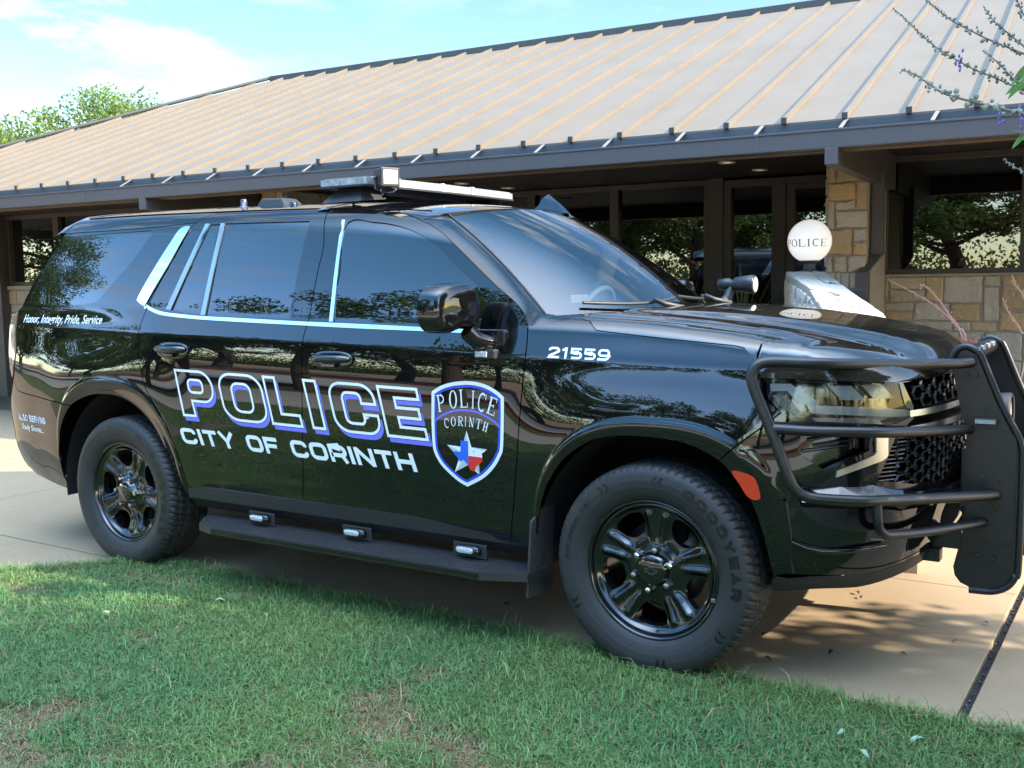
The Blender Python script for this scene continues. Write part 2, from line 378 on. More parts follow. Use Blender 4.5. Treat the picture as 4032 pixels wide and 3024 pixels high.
def smax(a, b, r):
    u = np.maximum(a + r, 0); v = np.maximum(b + r, 0)
    return np.where((a > -r) & (b > -r), np.hypot(u, v) - r, np.maximum(a, b))
def Gup(x, y, z):                                             # cabin: side + roof
    return smax((np.abs(y) - Ws(x, z)) * .94, z - Rz(x, y), .085)
def Gfr(x, y, z):                                             # nose: side + hood + front
    g = smax((np.abs(y) - Ws(x, z)), (z - Hz(x, y)) * .98, .055)
    return smax(g, (x - Xf(y, z)) * .93, .07)
def cast(G, o, d, t0=0., t1=2.5, n=60):
    """first point along o + d*t, from inside outwards, where G passes zero (arrays of points)"""
    lo = np.full(o.shape[0], t0); hi = np.full(o.shape[0], t1)
    for _ in range(n):
        m = (lo + hi) / 2; p = o + d * m[:, None]
        ins = G(p[:, 0], p[:, 1], p[:, 2]) < 0
        lo = np.where(ins, m, lo); hi = np.where(ins, hi, m)
    return o + d * lo[:, None]
def M_side(a, b):                                             # (x, z) -> right flank
    a = np.asarray(a, float); b = np.asarray(b, float)
    return np.stack([a, -Ws(a, b), b], 1)
def M_cab(a, b):                                              # (x, angle) -> cabin skin round an axis at z = 1.25
    a = np.asarray(a, float); b = np.asarray(b, float)
    o = np.stack([a, 0 * a, 0 * a + 1.25], 1); d = np.stack([0 * a, -np.cos(b), np.sin(b)], 1)
    return cast(Gup, o, d, 0, 1.3, 40)
def M_nose(a, b):                                             # (x, angle) -> hood skin round an axis at z = .85
    a = np.asarray(a, float); b = np.asarray(b, float)
    o = np.stack([a, 0 * a, 0 * a + .85], 1); d = np.stack([0 * a, -np.cos(b), np.sin(b)], 1)
    return cast(Gfr, o, d, 0, 1.3, 40)
def M_face(a, b):                                             # (plan angle from -y towards +x, z) -> front fascia
    a = np.asarray(a, float); b = np.asarray(b, float)
    o = np.stack([0 * a + .25, 0 * a, b], 1); d = np.stack([np.sin(a), -np.cos(a), 0 * a], 1)
    return cast(Gfr, o, d, 0, 1.3, 40)
def M_ws(s, v):                                               # windscreen: s 0 top .. 1 bottom, v -1 right .. 1 left
    s = np.asarray(s, float); v = np.asarray(v, float); q = v * v
    xt = -1.00 - .125 * q; zt = 1.838 - .046 * q; yt = .625 * v
    xb = -.255 - .265 * q; zb = 1.372 - .012 * q; yb = .81 * v
    e = 4 * s * (1 - s)
    return np.stack([xt + (xb - xt) * s + .018 * e, yt + (yb - yt) * s + .02 * e * v, zt + (zb - zt) * s + .022 * e], 1)
def normals(M, a, b, e=1.5e-3):
    u = M(a + e, b) - M(a - e, b); v = M(a, b + e) - M(a, b - e)
    n = np.cross(u, v); n /= np.linalg.norm(n, axis=1)[:, None] + 1e-12
    return n
# ================================================================ SETTING
CONC = mat('concrete', (.36, .265, .160), .85, noise=[(.9, .7, (.28, .20, .115)), (7, .45, (.42, .315, .20)), (34, .3, (.29, .21, .13)), (170, .6, (.21, .15, .09), .12)], bump=(220, .25, .002))
CONC2 = mat('pale_concrete', (.42, .385, .33), .85, noise=[(2.3, .5, (.34, .31, .27)), (150, .45, (.29, .26, .22), .12)], bump=(200, .25, .002))
TAR = mat('joint_tar', (.014, .013, .012), .8, noise=(40, .5, (.06, .055, .05)), bump=(90, .8, .01))
SOIL = mat('soil', (.11, .085, .058), .95, noise=[(5, .8, (.055, .075, .028)), (40, .5, (.20, .165, .12))], bump=(70, .6, .01))
TURF = mat('far_turf', (.10, .13, .045), .95, noise=[(.7, .6, (.15, .14, .06)), (18, .6, (.06, .085, .025))], bump=(60, .8, .02))
DIRT = mat('dirt', (.36, .22, .12), .95, noise=(1.2, .5, (.25, .17, .09)))
KERBRED = mat('red_kerb_paint', (.42, .05, .04), .7, noise=(8, .4, (.3, .12, .1)))
def struct(name, m, mats, parent=None): return tag(m.build(name, mats, parent), kind='structure')
m = MB(); m.box(-400, 400, -400, 400, -.5, -.09); struct('ground', m, TURF)
# driveway slabs with open joints over a dark bed
m = MB(); xs = [-30, -24.8, -18.3, -11.85, -8.61, -5.385, -2.142, 1.093, 4.35, 7.6, 12, 20]; ys = [-.905, .778, 2.9]
for i in range(len(xs) - 1):
    for j in range(len(ys) - 1):
        a = .005 + (.012 if abs(xs[i] - 1.093) < .01 else 0); b = .005 + (.012 if abs(xs[i + 1] - 1.093) < .01 else 0)
        m.box(xs[i] + a, xs[i + 1] - b, ys[j] + .004, ys[j + 1] - .004, -.085, 0)
    if xs[i + 1] < -2: m.box(xs[i] + .005, xs[i + 1] - .005, -3.4, -.914, -.085, -.002)
struct('driveway', m, CONC).modifiers.new('b', 'BEVEL').width = .003
m = MB(); m.box(-30, 20, -3.4, 2.9, -.089, -.022); struct('joint_bed', m, TAR)
# rough filler in the wide joint
m = MB()
for i in range(130):
    y = -1.1 + 2.6 * RNG.random(); s = .002 + .004 * RNG.random() ** 2; x = 1.093 + RNG.normal() * .010
    m.ball((x, y, -.017 + .004 * RNG.random()), (s, s * 1.3, s), 5, 4)
tag(m.build('joint_debris', [mat('joint_grit', (.03, .028, .025), .9, noise=(30, .7, (.22, .2, .16)))]), kind='stuff')
m = MB(); m.box(-30, 20, 2.9, 9, -.085, -.01); struct('planting_bed', m, SOIL)
# across the lawn behind the photographer: pavement, verge, road with red kerbs, dirt bank
m = MB(); m.box(-60, 40, -7.4, -4.9, -.08, -.03); struct('pavement', m, CONC2)
m = MB(); m.box(-90, 60, -17.5, -9.6, -.08, -.06); struct('road', m, CONC2)
m = MB(); m.box(-90, 60, -9.6, -9.45, -.08, .06); m.box(-90, 60, -17.65, -17.5, -.08, .06); struct('kerb', m, KERBRED)
m = MB(); n = 40; V = []; F = []
for i in range(n + 1):
    for j in range(n + 1):
        x = -90 + 150 * i / n; y = -24 - 30 * j / n; V.append((x, y, -.08 + 1.7 * math.sin(math.pi * min(1, j / n * 1.6)) ** 2 * (.55 + .45 * math.sin(x * .11 + 2)) if j / n < .62 else -.08))
for i in range(n):
    for j in range(n): k = i * (n + 1) + j; F.append((k, k + 1, k + n + 2, k + n + 1))
m.add(V, F, True); struct('dirt_bank', m, DIRT)
# lawn soil in front
lawn = join(curve([(-2.95, -.885), (-2.4, -.868), (-1.5, -.872), (-.6, -.878), (.3, -.90), (.9, -.905), (1.3, -.90), (2.5, -.895), (9, -.90)], 4), [(9, -4.9), (-9, -4.9)], curve([(-9, -3.0), (-6.2, -2.35), (-4.6, -1.85), (-3.9, -1.60), (-3.45, -1.40), (-3.14, -1.10), (-2.95, -.885)], 5))
m = MB(); m.extrude(lawn, [], lambda v, t: np.column_stack([v, np.full(len(v), t)]), -.088, .012); struct('lawn_soil', m, SOIL)
# ---------------------------------------------------------------- grass
def blades(name, P, H, W, lean, shade, material, bend=.5):
    n = len(P); az = RNG.random(n) * 2 * np.pi; d = np.stack([np.cos(az), np.sin(az)], 1); sd = np.stack([-d[:, 1], d[:, 0]], 1)
    V = np.zeros((n, 5, 3)); w = W[:, None] / 2
    V[:, 0, :2] = P[:, :2] - sd * w; V[:, 1, :2] = P[:, :2] + sd * w; V[:, 0, 2] = V[:, 1, 2] = P[:, 2]
    mid = P[:, :2] + d * (H * lean * .35)[:, None]; V[:, 2, :2] = mid - sd * w * .8; V[:, 3, :2] = mid + sd * w * .8; V[:, 2, 2] = V[:, 3, 2] = P[:, 2] + H * .6
    V[:, 4, :2] = P[:, :2] + d * (H * lean)[:, None]; V[:, 4, 2] = P[:, 2] + H * (1 - .35 * np.minimum(lean, 1.6))
    me = bpy.data.meshes.new(name); me.vertices.add(n * 5); me.vertices.foreach_set('co', V.ravel())
    base = np.arange(n)[:, None] * 5
    loops = np.concatenate([base + np.array([0, 1, 3, 2]), base + np.array([2, 3, 4])], 1).ravel()
    me.loops.add(n * 7); me.loops.foreach_set('vertex_index', loops)
    st = (np.arange(n)[:, None] * 7 + np.array([0, 4])).ravel(); tot = np.tile([4, 3], n)
    me.polygons.add(n * 2); me.polygons.foreach_set('loop_start', st); me.polygons.foreach_set('loop_total', tot)
    at = me.attributes.new('shade', 'FLOAT_COLOR', 'FACE'); c = np.repeat(np.column_stack([shade, np.ones(n)]), 2, 0).astype(np.float32); at.data.foreach_set('color', c.ravel())
    me.update(); me.validate()
    return link(name, me, None, [material])
def grassmat():
    m = mat('grass_blade', (.05, .1, .02), .55, attr='shade', spec=.3); t = m.node_tree; b = t.nodes['Principled BSDF']
    tr = t.nodes.new('ShaderNodeBsdfTranslucent'); a = t.nodes['Attribute']; t.links.new(a.outputs['Color'], tr.inputs['Color'])
    s = t.nodes.new('ShaderNodeMixShader'); s.inputs[0].default_value = .35; t.links.new(b.outputs[0], s.inputs[1]); t.links.new(tr.outputs[0], s.inputs[2]); t.links.new(s.outputs[0], t.nodes['Material Output'].inputs['Surface']); return m
def vnoise(P, sc, seed):
    r = np.random.default_rng(seed); g = r.random((64, 64)); q = P * sc + 17.3; i = np.floor(q).astype(int); f = q - i; f = f * f * (3 - 2 * f)
    a = g[i[:, 0] % 64, i[:, 1] % 64]; b = g[(i[:, 0] + 1) % 64, i[:, 1] % 64]; c = g[i[:, 0] % 64, (i[:, 1] + 1) % 64]; d = g[(i[:, 0] + 1) % 64, (i[:, 1] + 1) % 64]
    return (a * (1 - f[:, 0]) + b * f[:, 0]) * (1 - f[:, 1]) + (c * (1 - f[:, 0]) + d * f[:, 0]) * f[:, 1]
N0 = 430000
P = np.column_stack([RNG.uniform(-4.6, 1.9, N0), RNG.uniform(-3.3, -.85, N0)])
P = P[inside(inset(lawn, -.012), P)]
# keep what lies near the view, thin out far back
den = np.clip(1.1 - .25 * np.abs(P[:, 1] + 1.6), .35, 1); P = P[RNG.random(len(P)) < den]
bare = .55 * vnoise(P, 2.1, 1) + .45 * vnoise(P, 6.5, 2)
dryb = sstep(-.5, -2.6, P[:, 1] - .35 * (P[:, 0] + .3)) * .9
edge = np.minimum.reduce([np.hypot(P[:, 0] - a, P[:, 1] - b) for a, b in lawn[::2]])
dry = np.clip((bare - .715 + .16 * dryb) * 6, 0, 1) * .8 * sstep(.03, .22, edge)
keep = RNG.random(len(P)) > dry * .35; P, bare, dry, edge = P[keep], bare[keep], dry[keep], edge[keep]
n = len(P); r1 = RNG.random(n); r2 = RNG.random(n)
g1 = np.array([.115, .245, .085]); g2 = np.array([.21, .31, .085]); g3 = np.array([.075, .18, .085]); straw = np.array([.36, .28, .155]); straw2 = np.array([.23, .15, .075])
t = vnoise(P, 1.6, 5)[:, None]; c = g1 * (1 - t) + g2 * t; c = c * (1 - .5 * r1[:, None]) + g3 * .5 * r1[:, None]
isdry = r2 < .07 + .75 * dry; c[isdry] = (straw * r1[:, None] + straw2 * (1 - r1[:, None]))[isdry]
c *= (.65 + .75 * RNG.random(n) ** 1.3)[:, None]
H = (.024 + .036 * RNG.random(n) ** 1.5) * (1 - .35 * dry) * (1 + .35 * (edge < .10)) ; tall = RNG.random(n) < .012; H[tall] *= 1.9
lean = .35 + 1.1 * RNG.random(n); lean[isdry] += .5
GRASS = grassmat()
g = blades('lawn_grass', np.column_stack([P, np.full(n, .010)]), H, (.0026 + .0026 * RNG.random(n)), lean, c, GRASS)
tag(g, 'patchy green lawn grass with straw coloured dry tufts', 'grass', kind='stuff')
nb = 60000; Pb = np.column_stack([RNG.uniform(-9, 9, nb), RNG.uniform(-4.85, -3.2, nb)]); Pb = Pb[inside(lawn, Pb)]; n = len(Pb)
c = (g1 * .6 + g2 * .4) * (.7 + .5 * RNG.random(n))[:, None]
g = blades('lawn_grass', np.column_stack([Pb, np.full(n, .010)]), .03 + .03 * RNG.random(n), np.full(n, .007), .4 + RNG.random(n), c, GRASS); tag(g, 'patchy green lawn grass with straw coloured dry tufts', 'grass', kind='stuff')
# dead leaves lying on the lawn and the driveway
def leafmesh(name, col, ln, wd):
    m = MB(); k = 7; V = []
    for i in range(k):
        s = i / (k - 1); w = wd * math.sin(math.pi * min(.97, max(.04, s))) ** .7 / 2; z = .012 * ln / .05 * math.sin(3 * s)
        V += [(s * ln - ln / 2, -w, z + .3 * w), (s * ln - ln / 2, 0, z), (s * ln - ln / 2, w, z + .3 * w)]
    F = [(3 * i + j, 3 * i + j + 1, 3 * i + 4 + j, 3 * i + 3 + j) for i in range(k - 1) for j in (0, 1)]
    m.add(V, F, True); return m.build(name, mat(name + '_dry', col, .7, noise=(60, .4, tuple(.6 * q for q in col))), fix=False)
for nm, col, ln, wd, lab, pts in (('fallen_leaf', (.42, .34, .23), .042, .026, 'pale dry leaf lying on the shaded grass', [(-1.70, -1.29), (-2.03, -1.25), (-2.35, -1.62)]),
                                  ('fallen_leaf', (.26, .36, .27), .045, .016, 'pale green narrow leaf lying on the grass by the driveway', [(.80, -1.20), (1.02, -1.15), (.90, -1.32)]),
                                  ('fallen_leaf', (.05, .035, .02), .03, .014, 'small dark leaf scrap lying on the tan driveway', [(.44, .42), (.47, .36), (1.02, .25), (.25, -.35), (.55, -.42), (.80, -.30), (.95, -.05), (.36, -.62), (-.9, -.55)])):
    o = leafmesh(nm, col, ln, wd)
    for i, (x, y) in enumerate(pts):
        q = o if i == 0 else dup(o)
        q.location = (x, y, .006 if lab.startswith('small') else .034); q.rotation_euler = (RNG.normal() * .25, RNG.normal() * .25, RNG.random() * 6); s = .8 + .5 * RNG.random(); q.scale = (s, s, s)
        tag(q, lab, 'leaf', lab.split(' lying')[0].replace('leaf', 'leaves') + ' on the ' + ('driveway' if 'driveway' in lab and 'small' in lab else 'grass'))
# ================================================================ POLICE STATION (local frame: u along the eave, v into the building)
BT = math.radians(4.0)
STONE = mat('stone', (.5, .43, .34), .85, attr='stone', noise=[(7, .35, (.36, .30, .24)), (45, .35, (.62, .55, .46))], bump=(26, .9, .02))
MORTAR = mat('mortar', (.42, .37, .31), .9, noise=(20, .4, (.32, .28, .24)), bump=(60, .5, .006))
ROOFM = mat('roof_metal', (.155, .122, .085), .5, noise=[(.5, .55, (.122, .094, .064)), (3.5, .4, (.185, .148, .108)), (.9, .25, (.19, .16, .125))], spec=.3)
BROWN = mat('brown_gutter_paint', (.095, .080, .075), .5, noise=[(1.2, .35, (.08, .066, .060)), (25, .2, (.12, .10, .09))])
FRAMEB = mat('brown_frame', (.075, .056, .045), .45, noise=(6, .3, (.06, .045, .036)))
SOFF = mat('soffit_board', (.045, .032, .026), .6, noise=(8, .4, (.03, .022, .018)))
FASC = mat('slate_flashing', (.055, .062, .072), .5, noise=(4, .6, (.09, .095, .10)))
WOOD = mat('weathered_wood', (.16, .11, .065), .8, noise=[(5, .7, (.06, .045, .035)), (30, .4, (.26, .18, .1))])
CAPD = mat('rib_cap_dark', (.05, .048, .038), .6)
WGLASS = mat('window_glass', (.003, .004, .005), .0, ior=2.0); WGLASS.node_tree.nodes['Principled BSDF'].inputs['Roughness'].default_value = .004
PALE = mat('pale_trim', (.62, .58, .50), .6)
CREAM = [(.62, .54, .44), (.66, .57, .46), (.58, .50, .41), (.64, .56, .48), (.56, .50, .44)]; ORANGE = [(.62, .40, .17), (.58, .38, .19), (.66, .46, .24), (.54, .35, .17)]
ST = thing('police_station', 'low limestone station building with a long tan metal roof and dark brown trim', 'building', (-.25, 2.45, 0), BT)
def split(x0, x1, y0, y1, out, wmax=.50, hmax=.26):
    w, h = x1 - x0, y1 - y0
    if w > wmax or (w > h * 2.2 and w > .26): t = x0 + w * RNG.uniform(.35, .65); split(x0, t, y0, y1, out, wmax, hmax); split(t, x1, y0, y1, out, wmax, hmax)
    elif h > hmax or (h > w * 1.8 and h > .2 and RNG.random() < .7): t = y0 + h * RNG.uniform(.35, .65); split(x0, x1, y0, t, out, wmax, hmax); split(x0, x1, t, y1, out, wmax, hmax)
    else: out.append((x0, x1, y0, y1, None))
    return out
class Stones:
    def __init__(s): s.m = MB(); s.c = []
    def face(s, rects, to3, depth=.022, mortar=.007):
        for x0, x1, y0, y1, c in rects:
            if c is None: c = ORANGE[RNG.integers(4)] if RNG.random() < .33 else CREAM[RNG.integers(5)]
            c = np.array(c) * RNG.uniform(.88, 1.1); d = depth * RNG.uniform(.6, 1.2); ch = .010
            a = np.array([(x0 + mortar, y0 + mortar), (x1 - mortar, y0 + mortar), (x1 - mortar, y1 - mortar), (x0 + mortar, y1 - mortar)])
            n = 4; ring = []                                   # slightly wavy outline
            for i in range(4):
                for k in range(n): q = a[i] * (1 - k / n) + a[(i + 1) % 4] * k / n; ring.append(q + (RNG.normal(size=2) * .004 if k else RNG.normal(size=2) * .002))
            ring = np.array(ring); ce = ring.mean(0); inn = ce + (ring - ce) * (1 - ch * 2 / max(.05, min(x1 - x0, y1 - y0)))
            k = len(ring); V = np.vstack([to3(ring, 0), to3(ring, d * .7), to3(inn, d), to3(ce[None], d)])
            F = [(i, (i + 1) % k, k + (i + 1) % k, k + i) for i in range(k)] + [(k + i, k + (i + 1) % k, 2 * k + (i + 1) % k, 2 * k + i) for i in range(k)] + [(2 * k + i, 2 * k + (i + 1) % k, 3 * k) for i in range(k)]
            s.m.mi = 0; s.m.add(V, F); s.c += [(*c, 1)] * len(F)
        return s
    def back(s, fn):
        k = len(s.m.f); s.m.mi = 1; fn(s.m); s.c += [(.4, .4, .4, 1)] * (len(s.m.f) - k); return s
    def build(s, name, parent):
        o = s.m.build(name, [STONE, MORTAR], parent); at = o.data.attributes.new('stone', 'FLOAT_COLOR', 'FACE'); at.data.foreach_set('color', np.array(s.c, np.float32).ravel()); return o
front = lambda v: (lambda q, t: np.column_stack([q[:, 0], np.full(len(q), v - t), q[:, 1]]))
def rside(u, sg): return lambda q, t: np.column_stack([np.full(len(q), u + sg * t), q[:, 0], q[:, 1]])
# --- stone walls
C0, O0 = None, None
def RW(x0, y0, x1, y1, c): return (-.037 + .000598 * x0, -.037 + .000598 * x1, 1.672 - .000633 * y1, 1.672 - .000633 * y0, (ORANGE if c else CREAM)[int(x0 + y0) % 4])
rects = [RW(*q) for q in [(-45, 300, 20, 640, 1), (30, 318, 510, 480, 0), (30, 480, 510, 655, 0), (510, 308, 755, 655, 1), (755, 308, 1262, 665, 0), (1262, 303, 1478, 455, 0), (1262, 455, 1470, 910, 0), (1478, 303, 1765, 765, 1), (-45, 655, 362, 778, 0), (362, 665, 836, 908, 0), (836, 668, 1225, 908, 1), (1470, 778, 1830, 1040, 1), (-45, 778, 350, 908, 1), (-45, 908, 500, 1040, 0), (500, 908, 880, 1040, 0), (880, 908, 1120, 1040, 0), (1120, 914, 1450, 1040, 1)]]
s = Stones(); s.face(rects, front(2.45)); s.face(split(1.06, 6, 1.01, 1.48, []) + split(-.07, 6, 0, 1.01, []), front(2.45))
s.back(lambda m: m.box(-.10, 6, 2.45, 2.8, -.1, 1.482)); s.build('stone_wall', ST)
s = Stones(); s.face(split(-14.6, -6.3, 0, 1.475, []), front(2.45)); s.back(lambda m: m.box(-14.6, -6.27, 2.45, 2.8, -.1, 1.482)); s.build('stone_wall', ST)
def CW(x0, y0, x1, y1, c): return (-.37 + (x0 - 1232) * .00087, -.37 + (x1 - 1232) * .00087, 2.363 - .000901 * y1, 2.363 - .000901 * y0, (ORANGE if c else CREAM)[int(x0 + y0) % 4])
rects = [CW(*q) for q in [(1232, -130, 1585, 5, 1), (1232, 5, 1308, 152, 1), (1308, 5, 1585, 145, 1), (1232, 152, 1480, 308, 1), (1480, 145, 1585, 385, 1), (1232, 308, 1303, 552, 0), (1303, 308, 1480, 392, 0), (1303, 392, 1585, 552, 0), (1232, 552, 1462, 788, 1), (1462, 552, 1585, 670, 0), (1462, 670, 1585, 792, 1), (1232, 788, 1290, 938, 0), (1290, 792, 1414, 938, 0), (1414, 792, 1585, 938, 0)]]
s = Stones(); s.face(rects, front(1.55)); u = -.37
while u < -.10: w = RNG.uniform(.035, .075); s.face([(u, min(u + w, -.063), 1.0, 1.515, None)], front(1.55), mortar=.004); u += w
s.face(split(1.56, 2.43, 0, 2.48, []), rside(-.37, -1)); s.back(lambda m: m.box(-.372, -.062, 1.552, 2.46, -.1, 2.49)); s.build('stone_column', ST)
s = Stones(); s.face(split(-6.26, -5.96, 0, 2.48, [], .2), front(1.55)); s.face(split(1.56, 2.43, 0, 2.48, []), rside(-5.96, 1)); s.back(lambda m: m.box(-6.26, -5.962, 1.552, 2.46, -.1, 2.49)); s.build('stone_column', ST)
# --- roof
SL = .39; V0, Z0, VR = .12, 2.52, 5.3; rz = lambda v: Z0 + SL * (v - V0); UH = -9.33; HK = .8; UE = 9.0
ul = lambda v: UH - (VR - v) * HK
m = MB(); nv = 12
th = .02
vs = np.linspace(V0, VR, nv); V = []; F = []
for v in vs: V += [(ul(v), v, rz(v)), (UE, v, rz(v))]
F = [(2 * i, 2 * i + 1, 2 * i + 3, 2 * i + 2) for i in range(nv - 1)]; m.add(V, F)
m.add([(ul(V0), V0, Z0), (UH, VR, rz(VR)), (UH, 2 * VR - V0 - 3, rz(VR)), (ul(V0), 2 * VR - V0, Z0)], [(0, 3, 2, 1)])
m.add([(UH, VR, rz(VR)), (UE, VR, rz(VR)), (UE, 2 * VR - V0, Z0), (ul(V0), 2 * VR - V0, Z0)], [(0, 1, 2, 3)])
m.add([(ul(V0), V0, Z0), (UE, V0, Z0), (UE, V0, Z0 - .03), (ul(V0), V0, Z0 - .03)], [(0, 1, 2, 3)])
rib = .396; k0 = -1.155; i = -40
while k0 + i * rib < UE - .2:
    u = k0 + i * rib; i += 1; v1 = min(VR - .05, VR - (UH - u) / HK - .05) if u < UH else VR - .05
    if v1 < V0 + .2: continue
    h, w = .034, .017; nseg = 6; vv = np.linspace(V0 - .012, v1, nseg); V = []
    for v in vv: V += [(u - w, v, rz(v) - .004), (u - w + .002, v, rz(v) + h), (u + w - .002, v, rz(v) + h), (u + w, v, rz(v) - .004)]
    F = [(4 * a + b, 4 * a + b + 1, 4 * a + b + 5, 4 * a + b + 4) for a in range(nseg - 1) for b in (0, 1, 2)]
    m.mi = 0; m.add(V, F); m.add([V[-4], V[-3], V[-2], V[-1]], [(0, 1, 2, 3)])
    m.mi = 1; m.box(u - w - .001, u + w + .001, V0 - .030, V0 - .013, rz(V0) - .006, rz(V0) + h)
m.mi = 0
roof = m.build('roof', [ROOFM, CAPD], ST, fix=False)
m = MB(); m.tube([(UH - .05, VR, rz(VR) + .055), (UE, VR, rz(VR) + .055)], .016, 6); m.box(UH, UE, VR - .06, VR + .06, rz(VR) - .02, rz(VR) + .05)
P0_ = np.array([ul(V0), V0, Z0]); P1_ = np.array([UH, VR, rz(VR)]); m.tube([P0_ + (0, 0, .03), P1_ + (0, 0, .045)], .028, 6); m.build('ridge_cap', CAPD, roof)
# --- gutter, straps, flashing, fascia board, soffit
m = MB(); m.box(-14.2, UE, 0, .006, 2.325, 2.44); m.box(-14.2, UE, -.006, .014, 2.430, 2.443); m.box(-14.2, UE, 0, .112, 2.322, 2.330)
for u in (-10.1, -7.135, -2.80, -.52, 3.6): m.box(u - .015, u + .015, -.003, .0005, 2.322, 2.4435)
gut = m.build('gutter', BROWN, ST, bevel=.002)
m = MB()
for k in range(-11, 17): u = -.53 + .555 * k; m.hexa([(u - .012, .0, 2.443), (u + .012, .0, 2.443), (u + .030, .110, 2.512), (u + .006, .110, 2.512), (u - .012, .0, 2.447), (u + .012, .0, 2.447), (u + .030, .110, 2.516), (u + .006, .110, 2.516)])
m.build('gutter_strap', mat('strap_metal', (.20, .175, .16), .6), gut)
m = MB(); m.box(-14.2, UE, .114, .124, 2.33, 2.505); m.build('flashing', FASC, ST)
m = MB(); m.box(-14.2, UE, .126, .27, 2.318, 2.46); m.build('fascia_board', WOOD, ST)
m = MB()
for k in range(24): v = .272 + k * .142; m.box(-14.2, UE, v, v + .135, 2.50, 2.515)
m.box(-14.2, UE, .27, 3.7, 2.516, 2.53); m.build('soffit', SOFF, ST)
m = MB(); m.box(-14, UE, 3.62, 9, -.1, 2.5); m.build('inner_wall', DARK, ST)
# --- rafter beams
for u in (-.03, -6.35, 6.3):
    m = MB(); m.box(u - .042, u + .042, -.004, 2.44, 2.215, 2.322); m.box(u - .042, u + .042, .28, 2.44, 2.322, 2.499); m.build('rafter_beam', BROWN, ST, bevel=.004)
# --- downspouts
for u, lx in ((0.0, 1), (-11.86, 1)):
    m = MB(); a = .045
    m.box(u - a, u + a, 1.62, 1.70, 1.66, 2.30)
    m.hexa([(u - a - .09, 1.50, 1.52), (u + a - .09, 1.50, 1.52), (u + a - .09, 1.58, 1.52), (u - a - .09, 1.58, 1.52), (u - a, 1.62, 1.66), (u + a, 1.62, 1.66), (u + a, 1.70, 1.66), (u - a, 1.70, 1.66)])
    m.box(u - a - .095, u + a - .085, 1.495, 1.585, 0, 1.52); m.box(u - a - .004, u + a + .004, 1.616, 1.704, 1.66, 1.68)
    m.build('downspout', BROWN, ST, bevel=.006)
m = MB(); m.box(-.06, .6, 1.72, 2.45, -.1, .02); m.tube([(-.36, 1.5, 1.38), (-.06, 1.5, 1.38)], .010, 8); m.build('handrail', mat('rail_grey', (.16, .16, .16), .5), ST)
# --- windows
def window(u0, u1, v, z0, z1, fw=.055, name='window', mull=(), fr=FRAMEB, dep=.10):
    m = MB(); m.box(u0, u1, v - .02, v + dep, z0, z0 + fw); m.box(u0, u1, v - .02, v + dep, z1 - fw, z1)
    for a in [u0, u1 - fw] + [q - fw / 2 for q in mull]: m.box(a, a + fw, v - .019, v + dep, z0 + fw, z1 - fw)
    f = m.build(name, fr, ST, bevel=.003)
    g = MB(); g.box(u0 + fw * .6, u1 - fw * .6, v + .045, v + .055, z0 + fw * .6, z1 - fw * .6); g.build('pane', WGLASS, f); return f
window(-.10, 1.03, 2.45, 1.49, 2.498, .05); window(1.03, 2.2, 2.45, 1.49, 2.498, .05); window(2.2, 3.6, 2.45, 1.49, 2.498, .05)
m = MB(); m.box(-.10, 6, 2.40, 2.56, 1.478, 1.496); m.build('window_sill', mat('sill_stone', (.46, .42, .34), .8, noise=(20, .4, (.34, .31, .26))), ST)
window(-11.73, -10.71, 2.45, 1.53, 2.498); window(-10.71, -9.73, 2.45, 1.53, 2.498); window(-9.73, -8.7, 2.45, 1.53, 2.498); window(-8.7, -7.6, 2.45, 1.53, 2.498); window(-7.6, -6.35, 2.45, 1.53, 2.498)
m = MB(); m.box(-13.5, -6.3, 2.40, 2.56, 1.478, 1.53); m.build('window_sill', mat('sill_stone', (.46, .42, .34), .8), ST)
m = MB(); m.box(-12.6, -11.74, 2.30, 2.6, -.1, 2.498); m.build('corner_post', BROWN, ST)
# entry glazing set back under the porch
E = 3.40
window(-5.95, -4.98, E, .06, 2.49, .05); window(-4.98, -3.99, E, .06, 2.49, .05); window(-3.99, -2.99, E, .06, 2.49, .05); window(-2.99, -1.945, E, .06, 2.49, .05)
m = MB(); m.box(-1.942, -1.786, E - .03, E + .12, 0, 2.498); m.build('door_post', FRAMEB, ST, bevel=.004)
window(-1.784, -1.22, E, .06, 2.47, .075)
m = MB(); m.box(-1.218, -1.15, E - .04, E + .12, 0, 2.47); m.box(-1.15, -.36, E - .04, E + .12, 2.40, 2.47); m.build('door_frame', FRAMEB, ST, bevel=.004)
m = MB(); m.box(-1.148, -1.06, E - .03, E + .05, .02, 2.398); m.box(-.42, -.36, E - .03, E + .05, .02, 2.398); m.box(-1.06, -.42, E - .03, E + .05, 2.345, 2.398); m.box(-1.06, -.42, E - .03, E + .05, .02, .25)
dr = m.build('door', FRAMEB, ST, bevel=.003)
m = MB(); m.box(-1.075, -.41, E + .005, E + .015, .24, 2.36); m.build('pane', WGLASS, dr)
m = MB(); m.tube([(-.50, E - .03, .95), (-.50, E - .09, .97), (-.50, E - .09, 1.28), (-.50, E - .03, 1.30)], .012, 8); m.build('handle', SATIN, dr)
m = MB(); m.box(-5.96, -.37, 2.9, 3.7, -.1, .03); m.build('porch_step', CONC2, ST)
# recessed lights in the soffit
for u, v in ((-1.26, 2.8), (-1.33, 1.99), (-4.06, 2.98), (-4.18, 2.21), (-7.4, 1.2), (2.6, 1.2)):
    m = MB(); m.lathe([(.075, 0), (.075, -.012), (.058, -.012), (.055, -.001), (.0, -.001)], 24); o = m.build('recessed_light', [PALE], ST, loc=(u, v, 2.4995))
    m = MB(); m.lathe([(.054, -.004), (0, -.004)], 20); m.build('lamp_lens', [mat('lamp_glow', (.9, .8, .6), .4, emit=((1, .8, .55), .16))], o)
